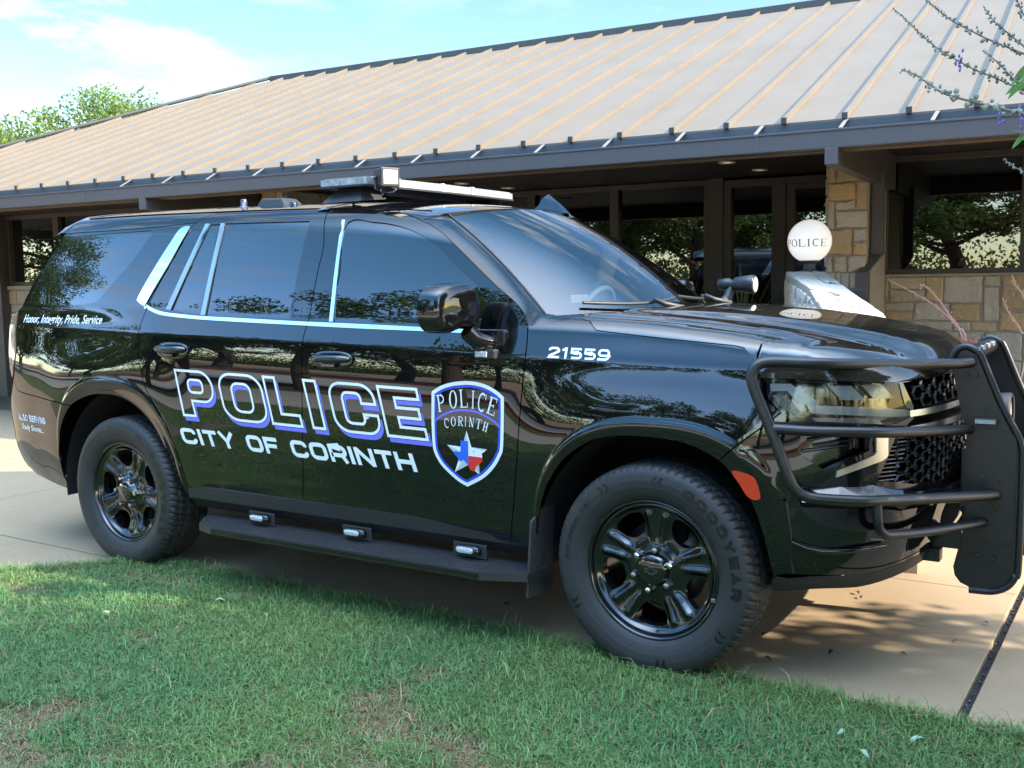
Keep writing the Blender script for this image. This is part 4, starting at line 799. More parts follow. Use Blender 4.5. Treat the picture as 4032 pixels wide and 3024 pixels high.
T = {'gapB':[(-1.7628,0.6895),(-1.6822,0.482),(-1.6775,0.3383),(-1.6802,0.1987),(-1.6839,0.0862),(-1.6913,0.0317),(-1.6936,-0.0207),(-1.6933,-0.1445),(-1.7026,-0.3436),(-1.7278,-0.5314),(-1.7641,-0.6902)],'rtop':[(-1.7628,0.6895),(-1.9086,0.6909),(-2.2216,0.6954),(-2.4817,0.695),(-2.5431,0.6888),(-2.5832,0.6698),(-2.5999,0.6497),(-2.6067,0.6238)],'rrear1':[(-2.6067,0.6238),(-2.6237,0.5824),(-2.6599,0.4844),(-2.7183,0.3442),(-2.7741,0.2262),(-2.8106,0.1528),(-2.8315,0.0777),(-2.8407,0.0196)],'rrear2':[(-2.8407,0.0196),(-2.841,-0.0183),(-2.8342,-0.0649),(-2.8253,-0.1333),(-2.8095,-0.1777),(-2.7869,-0.2433),(-2.7592,-0.2861),(-2.7273,-0.3252),(-2.6856,-0.3729),(-2.6464,-0.4209),(-2.614,-0.4779),(-2.5913,-0.5357),(-2.5711,-0.592),(-2.5548,-0.6462),(-2.5458,-0.6828),(-2.5389,-0.7052)],'rbot':[(-2.5389,-0.7052),(-2.1411,-0.7004),(-1.7641,-0.6902)],'fbot':[(-1.7641,-0.6902),(-1.413,-0.6983),(-1.099,-0.7085),(-0.8533,-0.7148),(-0.608,-0.7097)],'ffront1':[(-0.608,-0.7097),(-0.5795,-0.6154),(-0.5458,-0.46),(-0.524,-0.2975),(-0.5105,-0.1606),(-0.5019,-0.0536),(-0.5071,0.0188),(-0.5135,0.0661)],'fen_rear':[(-0.608,-0.4164),(-0.5795,-0.2917),(-0.5458,-0.0977),(-0.524,0.0886),(-0.5105,0.2319),(-0.5019,0.3353),(-0.5071,0.4069),(-0.5168,0.4534)],'ffront2':[(-0.5135,0.0661),(-0.5243,0.0989),(-0.5403,0.1243),(-0.5755,0.1619),(-0.6297,0.2024),(-0.68,0.2378),(-0.7589,0.2998),(-0.8413,0.3663),(-0.9272,0.435),(-1.0198,0.5045),(-1.0928,0.5493),(-1.1703,0.5902)],'ftop':[(-1.1703,0.5902),(-1.2456,0.6257),(-1.319,0.6533),(-1.4103,0.674),(-1.4965,0.6848),(-1.625,0.6879),(-1.7628,0.6895)],'qtop':[(-2.6067,0.6238),(-2.9257,0.6042),(-3.302,0.5954),(-3.6843,0.6002)],'qrear':[(-3.6843,0.6002),(-3.7412,0.518),(-3.8021,0.431),(-3.856,0.3308),(-3.9029,0.2565),(-3.9613,0.1584),(-4.0186,0.1245)],'qtail':[(-4.0186,0.1245),(-4.031,0.0421),(-4.0354,-0.0362),(-4.0029,-0.1104),(-4.0361,-0.2589),(-4.0582,-0.2885)],'qbump':[(-4.0582,-0.2885),(-4.024,-0.3373),(-3.9796,-0.3526),(-3.8107,-0.3583),(-3.6434,-0.3651),(-3.5599,-0.3684),(-3.4387,-0.3749)],'rarch':[(-3.4461,-0.3865),(-3.3984,-0.3609),(-3.297,-0.3295),(-3.1979,-0.3127),(-3.0804,-0.3095),(-2.9921,-0.3194),(-2.9086,-0.3458),(-2.8289,-0.3875),(-2.7547,-0.4466),(-2.6991,-0.5224),(-2.6656,-0.5947),(-2.6236,-0.6712),(-2.5963,-0.7135)],'rarch2':[(-3.4461,-0.3865),(-3.4853,-0.4189),(-3.5562,-0.4949),(-3.5959,-0.5735),(-3.6411,-0.6772),(-3.7219,-0.8376)],'bbot':[(-3.7185,-0.8359),(-3.8547,-0.8316),(-4.1323,-0.841),(-4.1759,-0.8097)],'bleft':[(-4.1759,-0.8097),(-4.2407,-0.8),(-4.1614,-0.6919),(-4.2042,-0.6291),(-4.1704,-0.5157),(-4.1238,-0.4375),(-4.0834,-0.3643),(-4.0582,-0.2885)],'tail':[(-4.0247,0.1187),(-4.1124,0.1021),(-4.1175,-0.0922),(-4.0885,-0.2157),(-4.0642,-0.2838),(-4.0348,-0.2533),(-4.0029,-0.1104),(-4.0354,-0.0362),(-4.031,0.0421)],'rw_small':[(-2.4886,0.6041),(-2.4218,0.6032),(-2.3994,0.3789),(-2.4093,0.1064),(-2.5317,0.1146),(-2.6248,0.1305),(-2.5483,0.3564)],'rw_main':[(-2.385,0.6069),(-2.1017,0.6027),(-1.8198,0.599),(-1.8048,0.4709),(-1.8029,0.3032),(-1.8028,0.1947),(-1.8017,0.0849),(-2.0955,0.0934),(-2.3661,0.1011),(-2.362,0.3447)],'bar1':[(-2.5269,0.608),(-2.4969,0.6066),(-2.5452,0.3649),(-2.6297,0.1272),(-2.6655,0.132),(-2.5794,0.3655)],'bar2':[(-2.415,0.6061),(-2.3902,0.605),(-2.3644,0.3531),(-2.3716,0.101),(-2.4017,0.1032),(-2.3918,0.3536)],'qglass':[(-3.7113,0.5733),(-3.2874,0.5752),(-2.9309,0.5822),(-2.9084,0.5745),(-2.9118,0.5562),(-3.0212,0.3917),(-3.1642,0.2435),(-3.221,0.1871),(-3.2629,0.1699),(-3.3278,0.1605),(-3.627,0.1593),(-3.949,0.1626),(-3.8579,0.3048),(-3.7765,0.4657)],'boom':[(-2.6909,0.5908),(-2.622,0.591),(-2.6498,0.5055),(-2.7099,0.3594),(-2.8191,0.16),(-2.8149,0.1416),(-2.8485,0.1466),(-2.8874,0.1692),(-2.8995,0.1946),(-2.8231,0.3441),(-2.738,0.5082)],'cb_top':[(-2.8191,0.16),(-2.7816,0.1417),(-2.7305,0.1269),(-2.6572,0.1149),(-2.5287,0.105),(-2.3932,0.097),(-2.0937,0.0873),(-1.6816,0.0734)],'cb_bot':[(-1.6805,0.0561),(-2.0878,0.0683),(-2.4096,0.0803),(-2.6391,0.0955),(-2.7372,0.1105),(-2.8228,0.14)],'cf_top':[(-1.6832,0.0738),(-1.3763,0.0664),(-1.0703,0.0572),(-0.8547,0.0508),(-0.6836,0.0459)],'cf_bot':[(-0.6805,0.0311),(-0.8511,0.0344),(-1.0661,0.0398),(-1.3711,0.0464),(-1.6798,0.0556)],'fglass':[(-1.576,0.5827),(-1.4255,0.5785),(-1.3256,0.5643),(-1.2029,0.5273),(-1.0778,0.4671),(-0.9906,0.4071),(-0.9041,0.3359),(-0.8222,0.2735),(-0.7702,0.232),(-0.7171,0.1763),(-0.694,0.1103),(-0.6887,0.0545),(-1.0717,0.0633),(-1.5257,0.0771),(-1.5448,0.307)],'fbar':[(-1.6179,0.5975),(-1.6003,0.5969),(-1.5835,0.55),(-1.5582,0.3629),(-1.5344,0.0764),(-1.5558,0.0769),(-1.5705,0.2936),(-1.5905,0.4839)],'fen_top':[(-0.5168,0.4534),(-0.4827,0.4719),(-0.4051,0.4822),(-0.3329,0.4973),(-0.3052,0.5396)],'hoodgap':[(-0.3052,0.5396),(-0.2591,0.4899),(-0.2394,0.4688),(-0.2226,0.4547),(-0.2048,0.4474),(-0.0752,0.4356),(0.0943,0.4225),(0.2523,0.4131),(0.3273,0.409),(0.3634,0.4029),(0.3852,0.3909),(0.4078,0.3641),(0.4242,0.3319),(0.4373,0.3053)],'fen_front':[(0.4373,0.3053),(0.4466,0.2833),(0.4502,0.2542),(0.4692,0.2198),(0.5114,0.1821)],'fen_bump':[(0.5114,0.1821),(0.4554,0.1279),(0.3834,0.0673),(0.3017,-0.0051)],'farch':[(0.3016,-0.0051),(0.2706,0.014),(0.2076,0.04),(0.1434,0.054),(0.0647,0.061),(-0.0159,0.0619),(-0.0912,0.0583),(-0.1747,0.0422),(-0.2466,0.0088),(-0.3144,-0.0415),(-0.3702,-0.1054),(-0.4127,-0.1758),(-0.4379,-0.2457),(-0.4552,-0.314),(-0.4684,-0.3818)],'fen_bot':[(-0.468,-0.3821),(-0.4805,-0.4186),(-0.608,-0.4164)],'marker':[(0.3506,-0.0383),(0.384,-0.0381),(0.4181,-0.0475),(0.438,-0.0685),(0.4505,-0.126),(0.4259,-0.1363),(0.3999,-0.1197),(0.3775,-0.0823)],'b_fen':[(0.0518,0.8449),(0.1329,0.9172),(0.2075,0.9755),(0.2677,1.0254)],'b_arch':[(0.0516,0.8449),(0.0761,0.8254),(0.1242,0.7679),(0.1659,0.7102),(0.2009,0.6145),(0.224,0.5224),(0.2426,0.4404),(0.2458,0.4204)],'b_hl':[(0.2677,1.0254),(0.2244,1.0645),(0.2058,1.0992),(0.2032,1.1278),(0.1943,1.1499)],'noseedge':[(0.1943,1.1499),(0.2044,1.1438),(0.2866,1.1404),(0.4143,1.1355),(0.5334,1.1294),(0.6713,1.122),(0.7227,1.1207),(0.8769,1.1255),(1.0157,1.1317)],'hlens':[(0.206,1.138),(0.2816,1.1372),(0.3393,1.1325),(0.4404,1.1273),(0.7167,1.1127),(0.7432,1.0333),(0.5131,1.0467),(0.3595,1.0534),(0.3486,1.0468),(0.3729,1.0112),(0.3664,0.998),(0.3326,0.998),(0.2988,1.0135),(0.2674,1.0338),(0.2383,1.0575),(0.2208,1.0783),(0.2093,1.0991)],'drl':[(0.3569,1.0502),(0.4847,1.0442),(0.7729,1.0182),(0.772,0.9947),(0.4847,1.0151),(0.3794,1.0217),(0.3667,1.0318)],'turnsig':[(0.3729,1.0072),(0.5131,1.0026),(0.636,0.9927),(0.6512,0.9752),(0.557,0.9821),(0.39,0.9948)],'hlow':[(0.2675,1.025),(0.2963,1.0016),(0.3327,0.9848),(0.377,0.9782),(0.4849,0.9728),(0.6563,0.9628),(0.6671,1.0009)],'pocket':[(0.3357,0.9451),(0.5846,0.9358),(0.5836,0.8882),(0.4211,0.8244),(0.352,0.868),(0.3258,0.8972)],'cee':[(0.6081,0.951),(0.6591,0.9479),(0.6598,0.8698),(0.6538,0.8595),(0.637,0.8499),(0.544,0.8258),(0.4581,0.7994),(0.4613,0.8213),(0.5319,0.8465),(0.601,0.8711),(0.6097,0.8808)],'ug_bar':[(0.7775,1.0161),(0.9877,1.0145),(1.2509,1.012),(1.262,0.9883),(0.9854,0.9945),(0.7767,0.9954)],'lg_bar':[(0.7626,0.9621),(0.9829,0.9618),(1.3679,0.9555),(1.3755,0.9344),(0.982,0.9444),(0.7624,0.9468)],'ugrille':[(0.7215,1.1159),(0.876,1.1221),(1.2141,1.1226),(1.2456,1.0457),(0.9556,1.0438),(0.7518,1.0319)],'lgrille':[(0.6652,0.9337),(1.4315,0.8592),(1.4737,0.7045),(0.8751,0.7471),(0.6119,0.7729),(0.6013,0.84),(0.6515,0.8554)],'ledge':[(0.3369,0.7762),(0.4675,0.7707),(0.603,0.7724),(0.7396,0.7363),(0.9413,0.7073),(0.8177,0.7035),(0.5916,0.7114),(0.3925,0.7268)],'foglow':[(0.2615,0.718),(0.605,0.7104),(0.5999,0.5702),(0.6851,0.5589),(0.6537,0.5278),(0.4279,0.5245),(0.2917,0.5794)],'chin':[(0.2539,0.4255),(0.2773,0.4438),(0.4113,0.4407),(0.5326,0.4315),(0.6074,0.428),(0.8235,0.4408),(1.0307,0.4516)],'sh_out':[(-0.9555,1.0398),(-0.9098,1.0643),(-0.8546,1.0809),(-0.7859,1.0894),(-0.7289,1.0878),(-0.6761,1.0768),(-0.6309,1.057),(-0.596,1.0334),(-0.5976,0.9442),(-0.606,0.8267),(-0.6224,0.7869),(-0.6543,0.7423),(-0.7127,0.6915),(-0.7967,0.6473),(-0.8388,0.6644),(-0.8871,0.6972),(-0.9282,0.7341),(-0.9557,0.7816),(-0.9618,0.8306),(-0.9604,0.9227)],'sh_arc':[(-0.9434,0.917),(-0.9018,0.9429),(-0.8495,0.9623),(-0.8019,0.9694),(-0.7446,0.9681),(-0.6954,0.9546),(-0.6506,0.9352),(-0.6174,0.9103)],'sh_star':[(-0.7833,0.8853),(-0.763,0.8176),(-0.6856,0.8144),(-0.7299,0.781),(-0.7313,0.702),(-0.7835,0.7417),(-0.8566,0.7046),(-0.8287,0.767),(-0.8871,0.8191),(-0.8102,0.8156)],'tx_blue':[(-0.8156,0.8425),(-0.7776,0.8422),(-0.7833,0.7402),(-0.797,0.7528),(-0.8071,0.7626),(-0.8171,0.7526),(-0.8312,0.7591),(-0.8392,0.7723),(-0.8579,0.7907),(-0.8484,0.7945),(-0.8191,0.7937)],'tx_white':[(-0.7778,0.818),(-0.7613,0.8162),(-0.7382,0.8135),(-0.7136,0.8093),(-0.7105,0.778),(-0.7802,0.7806)],'tx_red':[(-0.7802,0.7806),(-0.7105,0.778),(-0.7118,0.7613),(-0.7326,0.7475),(-0.746,0.7373),(-0.7534,0.7153),(-0.7747,0.7195),(-0.7831,0.7387)],'sh_l1':[(-0.9049,0.9578),(-0.9139,1.0275),(-0.8454,0.9731),(-0.8467,1.0491),(-0.7926,0.9803),(-0.7974,1.0542),(-0.7485,0.9782),(-0.7441,1.0521),(-0.7084,0.9677),(-0.6964,1.0445),(-0.6655,0.9592),(-0.6432,1.0289)],'sh_l2':[(-0.8805,0.8905),(-0.8839,0.9303),(-0.8483,0.8992),(-0.8471,0.9391),(-0.8138,0.9029),(-0.8116,0.9429),(-0.7874,0.9031),(-0.7845,0.9433),(-0.7598,0.9012),(-0.7527,0.9409),(-0.7261,0.8965),(-0.7166,0.9365),(-0.6947,0.8882),(-0.6817,0.9256)],'pol':[(-2.5638,1.0829),(-2.2474,1.0763),(-1.9441,1.0721),(-1.6919,1.0638),(-1.5368,1.0603),(-1.2586,1.0576),(-1.0306,1.0479),(-2.5122,0.8468),(-2.2509,0.8483),(-1.8907,0.8352),(-1.6398,0.8327),(-1.5255,0.8244),(-1.2068,0.8229),(-0.976,0.8265)],'hnd':[(-2.5721,1.1739),(-1.5056,1.1548)]}
# ================================================================ POLICE SUV
CAR = thing('police_suv', 'glossy black police SUV with white and blue lettering, roof light bar and push bumper', 'police car', (0, 0, 0))
A = lambda k: np.array(T[k], float)
R_ = lambda k: np.array(T[k], float)[::-1]
cv = lambda a, n=5, closed=False: curve(a, n, closed)
# --- doors
fd = join(cv(R_('gapB')), cv(R_('ftop'))[::-1] if False else cv(A('ftop'))[::-1], cv(R_('ffront2')), cv(R_('ffront1')), cv(R_('fbot')))
# outline walks: B gap up, along the top forward, down the front edge, back along the bottom
fgl = cv(A('fglass'), 4, closed=True); rgs = cv(A('rw_small'), 3, closed=True) if False else join(A('rw_small')); rgm = join(A('rw_main'))
front_door = panel('front_door', M_cab, fd, PAINT, CAR, [fgl], step=.0175)
rd = join(cv(A('gapB')), cv(R_('rbot')), cv(R_('rrear2')), cv(R_('rrear1')), cv(R_('rtop')))
rear_door = panel('rear_door', M_cab, rd, PAINT, CAR, [rgs, rgm], step=.0175)
def side_panel(name, loop, m, parent, off, M=M_cab, **k):
    return panel(name, M, loop, m, parent, off=off, gap=k.pop('gap', 0), **k)
side_panel('window', fgl, CLEARGL, front_door, -.004, flange=0)
side_panel('window', rgs, PRIVACY, rear_door, -.004, flange=0); side_panel('window', rgm, PRIVACY, rear_door, -.004, flange=0)
belt = lambda a, b: join(cv(A(a)), cv(A(b)))
side_panel('chrome_strip', belt('cb_top', 'cb_bot'), CHROME, rear_door, .004, step=.03, flange=.006)
side_panel('chrome_strip', belt('cf_top', 'cf_bot'), CHROME, front_door, .004, step=.03, flange=.006)
side_panel('window_bar', A('bar1'), SATIN, rear_door, .005, flange=.007, step=.03); side_panel('window_bar', A('bar2'), SATIN, rear_door, .005, flange=.007, step=.03); side_panel('window_bar', A('fbar'), CHROME, front_door, .004, flange=.007, step=.03)
# --- quarter panel, D pillar, bumper
q = join(cv(A('rrear1')), cv(A('rrear2')), cv(R_('rarch')), [(-3.44, -.378)], cv(R_('qbump')), cv(R_('qtail')), cv(R_('qrear')), cv(R_('qtop')))
qg = join(A('qglass'))
quarter = panel('quarter_panel', M_cab, q, PAINT, CAR, [qg], step=.015); side_panel('window', qg, PRIVACY, quarter, -.003, flange=0)
side_panel('chrome_blade', cv(A('boom'), 3, closed=True), CHROME, quarter, .007, flange=.01, step=.03, gap=.0045)
bl = np.array([(-4.170, -.800), (-4.185, -.73), (-4.195, -.62), (-4.185, -.50), (-4.15, -.42), (-4.095, -.35), (-4.0582, -.2885)])
b = join(cv(A('qbump')), [(-3.4461, -.3865)], cv(A('rarch2')), [(-3.72, -.836), (-3.86, -.8416), (-4.12, -.836)], cv(bl))
panel('rear_bumper', M_cab, b, PAINT, CAR, step=.017)
def rear_skin(name, mat_, pts, bulge, parent=CAR):
    Pr = M_cab(pts[:, 0], pts[:, 1]); n = 14; V = []
    for p in Pr:
        for j in range(n + 1): y = p[1] + (-2 * p[1]) * j / n; V.append((p[0] - bulge * (1 - (y / p[1]) ** 2) - .004, y, p[2]))
    m = MB(); m.add(V, [(i * (n + 1) + j, i * (n + 1) + j + 1, (i + 1) * (n + 1) + j + 1, (i + 1) * (n + 1) + j) for i in range(len(Pr) - 1) for j in range(n)], True); return m.build(name, mat_, parent)
rear_skin('tailgate', PAINT, cv(A('qtail')), .16); rear_skin('rear_window', PRIVACY, cv(A('qrear')), .12); rear_skin('bumper_back', PAINT, cv(bl), .16)
panel('tail_light', M_cab, cv(np.array([(-4.028, .115), (-4.075, .108), (-4.112, .09), (-4.125, -.01), (-4.118, -.11), (-4.098, -.20), (-4.068, -.28), (-4.056, -.27), (-4.036, -.22), (-4.006, -.11), (-4.036, -.036), (-4.031, .042)]), 3, closed=True), mat('tail_lamp_clear', (.26, .20, .16), .05, coat=1, noise=(9, .6, (.34, .03, .02))), CAR, off=.004)
# --- roof
rs = join(cv(A('qtop'))[::-1] if False else cv(R_('qtop')), cv(R_('rtop')), cv(R_('ftop')))
vv = np.linspace(-1, 1, 33); wt = M_ws(0 * vv, vv); wf = np.column_stack([wt[:, 0], np.arctan2(wt[:, 2] - 1.25, -wt[:, 1])])
rr_ = rs[:len(rs)]
ro = join(rr_, wf, np.column_stack([rr_[::-1, 0], np.pi - rr_[::-1, 1]]))
panel('roof', M_cab, ro, PAINT, CAR, both=False, step=.045)
m = MB()
for sg in (-1, 1):
    P = M_cab(np.linspace(-3.6, -1.22, 40), .735 + 0 * np.linspace(0, 1, 40)); P[:, 1] *= -sg; m.tube(P, .0035, 6)
m.build('roof_ditch', DARK, CAR)
# spoiler at the tail of the roof
m = MB(); n = 16; V = []
for i in range(n + 1):
    t = -1 + 2 * i / n; y = .72 * t; dz = -.085 * t * t - .06 * max(0, abs(t) - .8) / .2
    x1 = -3.69; xe = -4.02 + .10 * t * t
    for x, z in ((x1, 1.952), (-3.85, 1.958), (xe, 1.935), (xe - .012, 1.925), (xe - .012, 1.905), (xe + .03, 1.888), (x1, 1.895)): V.append((x, y, z + dz))
m.add(V, [(i * 7 + j, i * 7 + (j + 1) % 7, (i + 1) * 7 + (j + 1) % 7, (i + 1) * 7 + j) for i in range(n) for j in range(7)], True); m.add(V[:7], [tuple(range(7))]); m.add(V[-7:], [tuple(range(7))])
m.build('spoiler', PAINT, CAR)
# --- windscreen and pillars
def ws_panel(name, s0, s1, v0, v1, mt, off, parent, ns=14, nv=26, holes=None):
    s, v = np.meshgrid(np.linspace(s0, s1, ns), np.linspace(v0, v1, nv), indexing='ij'); P = M_ws(s.ravel(), v.ravel()); N = normals(M_ws, s.ravel(), v.ravel(), 3e-3)
    if N[:, 2].mean() < 0: N = -N
    F = [(i * nv + j, i * nv + j + 1, (i + 1) * nv + j + 1, (i + 1) * nv + j) for i in range(ns - 1) for j in range(nv - 1)]
    if np.cross(P[F[0][1]] - P[F[0][0]], P[F[0][2]] - P[F[0][0]]) @ N[F[0][0]] < 0: F = [f[::-1] for f in F]
    return link(name, rawmesh(name, P + N * off, F, N), parent, [mt])
ws = ws_panel('windscreen', -.005, 1.02, -1, 1, SCREEN, 0, CAR)
for nm, a in (('frit_band', (.0, .07, -.98, .98)), ('frit_band', (.93, 1.02, -.98, .98)), ('frit_band', (.07, .93, -.995, -.93)), ('frit_band', (.07, .93, .93, .995))): ws_panel(nm, *a, mat('black_frit', (.008, .008, .009), .2), -.003, ws)
ws_panel('sticker', .10, .17, .17, .27, mat('sticker_white', (.75, .76, .72), .5, noise=(30, .4, (.5, .25, .2))), -.004, ws, 3, 3)
# A pillar: from the door gap to the edge of the glass
ga = join(cv(R_('ffront2')), [(-.5165, .05)]); Pg = M_cab(ga[:, 0], ga[:, 1]); Pf = M_nose(A('fen_top')[[0, 0]][:, 0], A('fen_top')[[0, 0]][:, 1])
ext = np.array([(-.49, -.915, 1.305), (-.44, -.905, 1.295), (-.38, -.90, 1.285)])
Pg = np.vstack([Pg, ext]); 
def resamp(P, n):
    d = np.concatenate([[0], np.cumsum(np.linalg.norm(np.diff(P, axis=0), axis=1))]); t = np.linspace(0, d[-1], n); return np.column_stack([np.interp(t, d, P[:, k]) for k in range(3)])
i0 = 0
sA = np.linspace(0, 1, 30); eA = M_ws(sA, -1 + 0 * sA); vB = np.linspace(-1, -.80, 8)[1:]; eB = M_ws(1.02 + 0 * vB, vB)
Pa = resamp(Pg, 60); Pb = np.vstack([resamp(eA, 50), resamp(eB, 11)[1:]]); V = []; nk = 9
for a, b_, i in zip(Pa, Pb, range(60)):
    d = b_ - a; up = np.array([.35, -.55, .75]); up = up - d * (up @ d) / (d @ d); up /= np.linalg.norm(up)
    for k in range(nk): t = k / (nk - 1); V.append(a + d * t + up * (.010 * 4 * t * (1 - t)) * (1 if i > 3 else .4 + .2 * i))
m = MB(); m.add(V, [(i * nk + j, i * nk + j + 1, (i + 1) * nk + j + 1, (i + 1) * nk + j) for i in range(59) for j in range(nk - 1)], True)
ap = m.build('windscreen_pillar', PAINT, CAR); me = ap.data.copy(); me.transform(Matrix.Scale(-1, 4, (0, 1, 0))); me.flip_normals(); link('windscreen_pillar', me, CAR)
m = MB(); m.tube(Pb[:50] + (0, -.001, .002), .005, 6); m.build('windscreen_seal', PLASTIC, CAR)
# --- fenders and hood
fr = cv(A('ffront1')); Pd = M_cab(fr[:, 0], fr[:, 1]); f1 = np.column_stack([Pd[:, 0], np.arctan2(Pd[:, 2] - .85, -Pd[:, 1])])   # the same gap line seen round the other axis
ft = np.array([f1[0], (-.46, .432), (-.42, .452), (-.345, .50)]) if False else np.array([(-.515, .455), (-.45, .468), (-.40, .482), (-.33, .515)])
hg = np.array([p for p in T['hoodgap'] if p[0] > -.30])
fender_loop = join(f1, ft, cv(hg, 4), cv(A('fen_front'), 3), cv(A('fen_bump'), 3), cv(A('farch'), 4), A('fen_bot')[1:2])
fender = panel('front_fender', M_nose, fender_loop, PAINT, CAR, step=.014)
side_panel('side_marker', cv(A('marker'), 3, closed=True), AMBER, fender, .004, M=M_nose, flange=.006)
# hood: skin from the right gap over the top to the left gap, and the lip above the grille
def edge_x(b): P = M_nose(.2 + 0 * b, b); return Xf(P[:, 1], P[:, 2]) - .085
bb = np.linspace(.35, np.pi - .35, 70); bx = np.minimum(edge_x(bb), .93); lipN = np.column_stack([bx, bb])
k = (bx > .40); lipN = lipN[k]
hgr = cv(hg, 4); hgr = hgr[hgr[:, 0] < lipN[0, 0] + .1]; hgr = np.array([p for p in hgr if not (p[0] > .36 and p[1] < .40)])
rear_ = np.array([(-.33, .515)] + [(-.33 + .12 * math.sin((t - .515) / (np.pi - 1.03) * np.pi), t) for t in np.linspace(.56, np.pi - .56, 40)] + [(-.33, np.pi - .515)])
hl_ = np.column_stack([hgr[:, 0], np.pi - hgr[:, 1]])
hood_loop = join(hgr, lipN, hl_[::-1], rear_[::-1])
hd = panel_data(M_nose, hood_loop, gap=.0015, step=.03)
# lip strip in face coordinates between that line and the nose edge
Pl = M_nose(lipN[:, 0], lipN[:, 1]); fa_ = np.arctan2(Pl[:, 0] - .25, -Pl[:, 1]); half = fa_ <= np.pi / 2 + .02
lz = np.column_stack([fa_, Pl[:, 2]]); ne = cv(A('noseedge'), 4); ne = np.vstack([lz[:1], ne[ne[:, 0] > lz[0, 0] + .004], [(1.25, 1.128), (np.pi / 2, 1.128)]]); ne_l = np.column_stack([np.pi - ne[::-1][1:, 0], ne[::-1][1:, 1]]); ne = np.vstack([ne, ne_l])
lz = lz[(lz[:, 0] >= ne[0, 0] - 1e-6) & (lz[:, 0] <= ne[-1, 0] + 1e-6)]
Vl = []; nk = 9; zt = np.interp(ne[:, 0], lz[:, 0], lz[:, 1])
aa = np.repeat(ne[:, 0], nk); tt = np.tile(np.linspace(0, 1, nk), len(ne)); zz = np.repeat(ne[:, 1], nk) * (1 - tt) + np.repeat(zt, nk) * tt
PL = M_face(aa, zz); NL = normals(M_face, aa, zz); NL *= np.sign((NL[:, 0:1] * np.sin(aa)[:, None] - NL[:, 1:2] * np.cos(aa)[:, None]) + 1e-9)
FL = [(i * nk + j, (i + 1) * nk + j, (i + 1) * nk + j + 1, i * nk + j + 1) for i in range(len(ne) - 1) for j in range(nk - 1)]
fn = [np.cross(PL[f[1]] - PL[f[0]], PL[f[2]] - PL[f[0]]) @ NL[f[0]] for f in FL]; FL = [f if q_ > 0 else f[::-1] for f, q_ in zip(FL, fn)]
hood = link('hood', rawmesh('hood', *merge([hd, (PL, FL, NL)])), CAR, [PAINT])
HP = mat('dusty_hood_paint', (.0035, .0035, .004), .16, coat=1, coat_rough=.0, spec=.0, noise=[(420, .10, (.30, .25, .18), .05), (2.2, .035, (.30, .25, .18))]); HP.node_tree.nodes['Principled BSDF'].inputs['Coat IOR'].default_value = 1.85
hood.data.materials[0] = HP
# cowl and wipers
m = MB(); V = []
for v in np.linspace(-1, 1, 25):
    a = M_ws([1.03], [v])[0]; xh = -.33 + .12 * math.cos(v * np.pi / 2) + .02; V += [a + (-.03, 0, -.004), np.array([xh, v * .88, a[2] - .05 - .02 * v * v])]
m.add(V, [(2 * i, 2 * i + 1, 2 * i + 3, 2 * i + 2) for i in range(24)], True); m.build('cowl_panel', PLASTIC, CAR)
for v0, v1, s0 in ((-.80, -.10, .965), (-.05, .70, .955)):
    t = np.linspace(0, 1, 12); P = M_ws(s0 + .03 * np.sin(t * 3.1), v0 + (v1 - v0) * t) + (.012, 0, .016); w_ = MB(); w_.tube(P, .007, 8)
    c = P[7]; w_.tube([c, c + (.02, -.02, .012), c + (.06, -.01, -.005), c + (.10, .10, -.025)], [.009, .012, .011, .012], 8); w_.build('wiper', PLASTIC, CAR)
# --- front fascia
bf = cv(A('b_fen'), 3); ba = cv(A('b_arch'), 4); ch = np.vstack([cv(A('chin'), 3), [(1.3, .455), (np.pi / 2, .455)]])
nz = cv(A('noseedge'), 4); nz = np.vstack([nz, [(1.25, 1.128), (np.pi / 2, 1.128)]]); hlow = join(A('hlow'))
top_ = join(cv(A('b_hl'), 3), nz); right_ = join(ba[::-1], bf, top_); mirp = lambda P: np.column_stack([np.pi - P[::-1, 0], P[::-1, 1]])
fas = join(ch[::-1][1:] if False else ch[::-1], right_, mirp(right_), mirp(ch[::-1])[:-1])
lamp_hole = join(cv(np.array([(.206, 1.138), (.2816, 1.1372), (.44, 1.1285), (.7232, 1.1135)]), 3), [(.752, 1.03), (.782, 1.018), (.782, .992), (.70, .975)], cv(np.array([(.64, .968), (.4849, .9735), (.377, .979), (.3327, .9855), (.2963, 1.0026), (.2675, 1.026), (.2374, 1.056), (.2150, 1.082), (.2040, 1.110)]), 3))
gr_hole = join([(.745, 1.1145), (.9075, 1.1184), (1.2141, 1.1215), (np.pi - 1.2141, 1.1215), (np.pi - .9075, 1.1184), (np.pi - .745, 1.1145), (np.pi - .80, 1.03), (np.pi - .80, .985), (np.pi - .70, .93), (np.pi - .665, .86), (np.pi - .62, .78), (np.pi - .80, .75), (np.pi - 1.2, .725), (1.2, .725), (.80, .75), (.62, .78), (.665, .86), (.70, .93), (.80, .985), (.80, 1.03)])
pk = join(A('pocket')); pkl = mirp(pk); lamp_l = mirp(lamp_hole)
fascia = panel('front_bumper', M_face, fas, PAINT, CAR, [lamp_hole, lamp_l, gr_hole, pk, pkl], both=False, step=.03, flange=.03)
def face_panel(name, loop, m, parent, off, fl=.008, both=True, step=.03): return panel(name, M_face, loop, m, parent, off=off, gap=0, flange=fl, both=both, step=step)
hl1 = face_panel('headlight', lamp_hole, GLOSS, CAR, -.045, 0)
face_panel('lens', lamp_hole, LENS, hl1, -.003, 0)
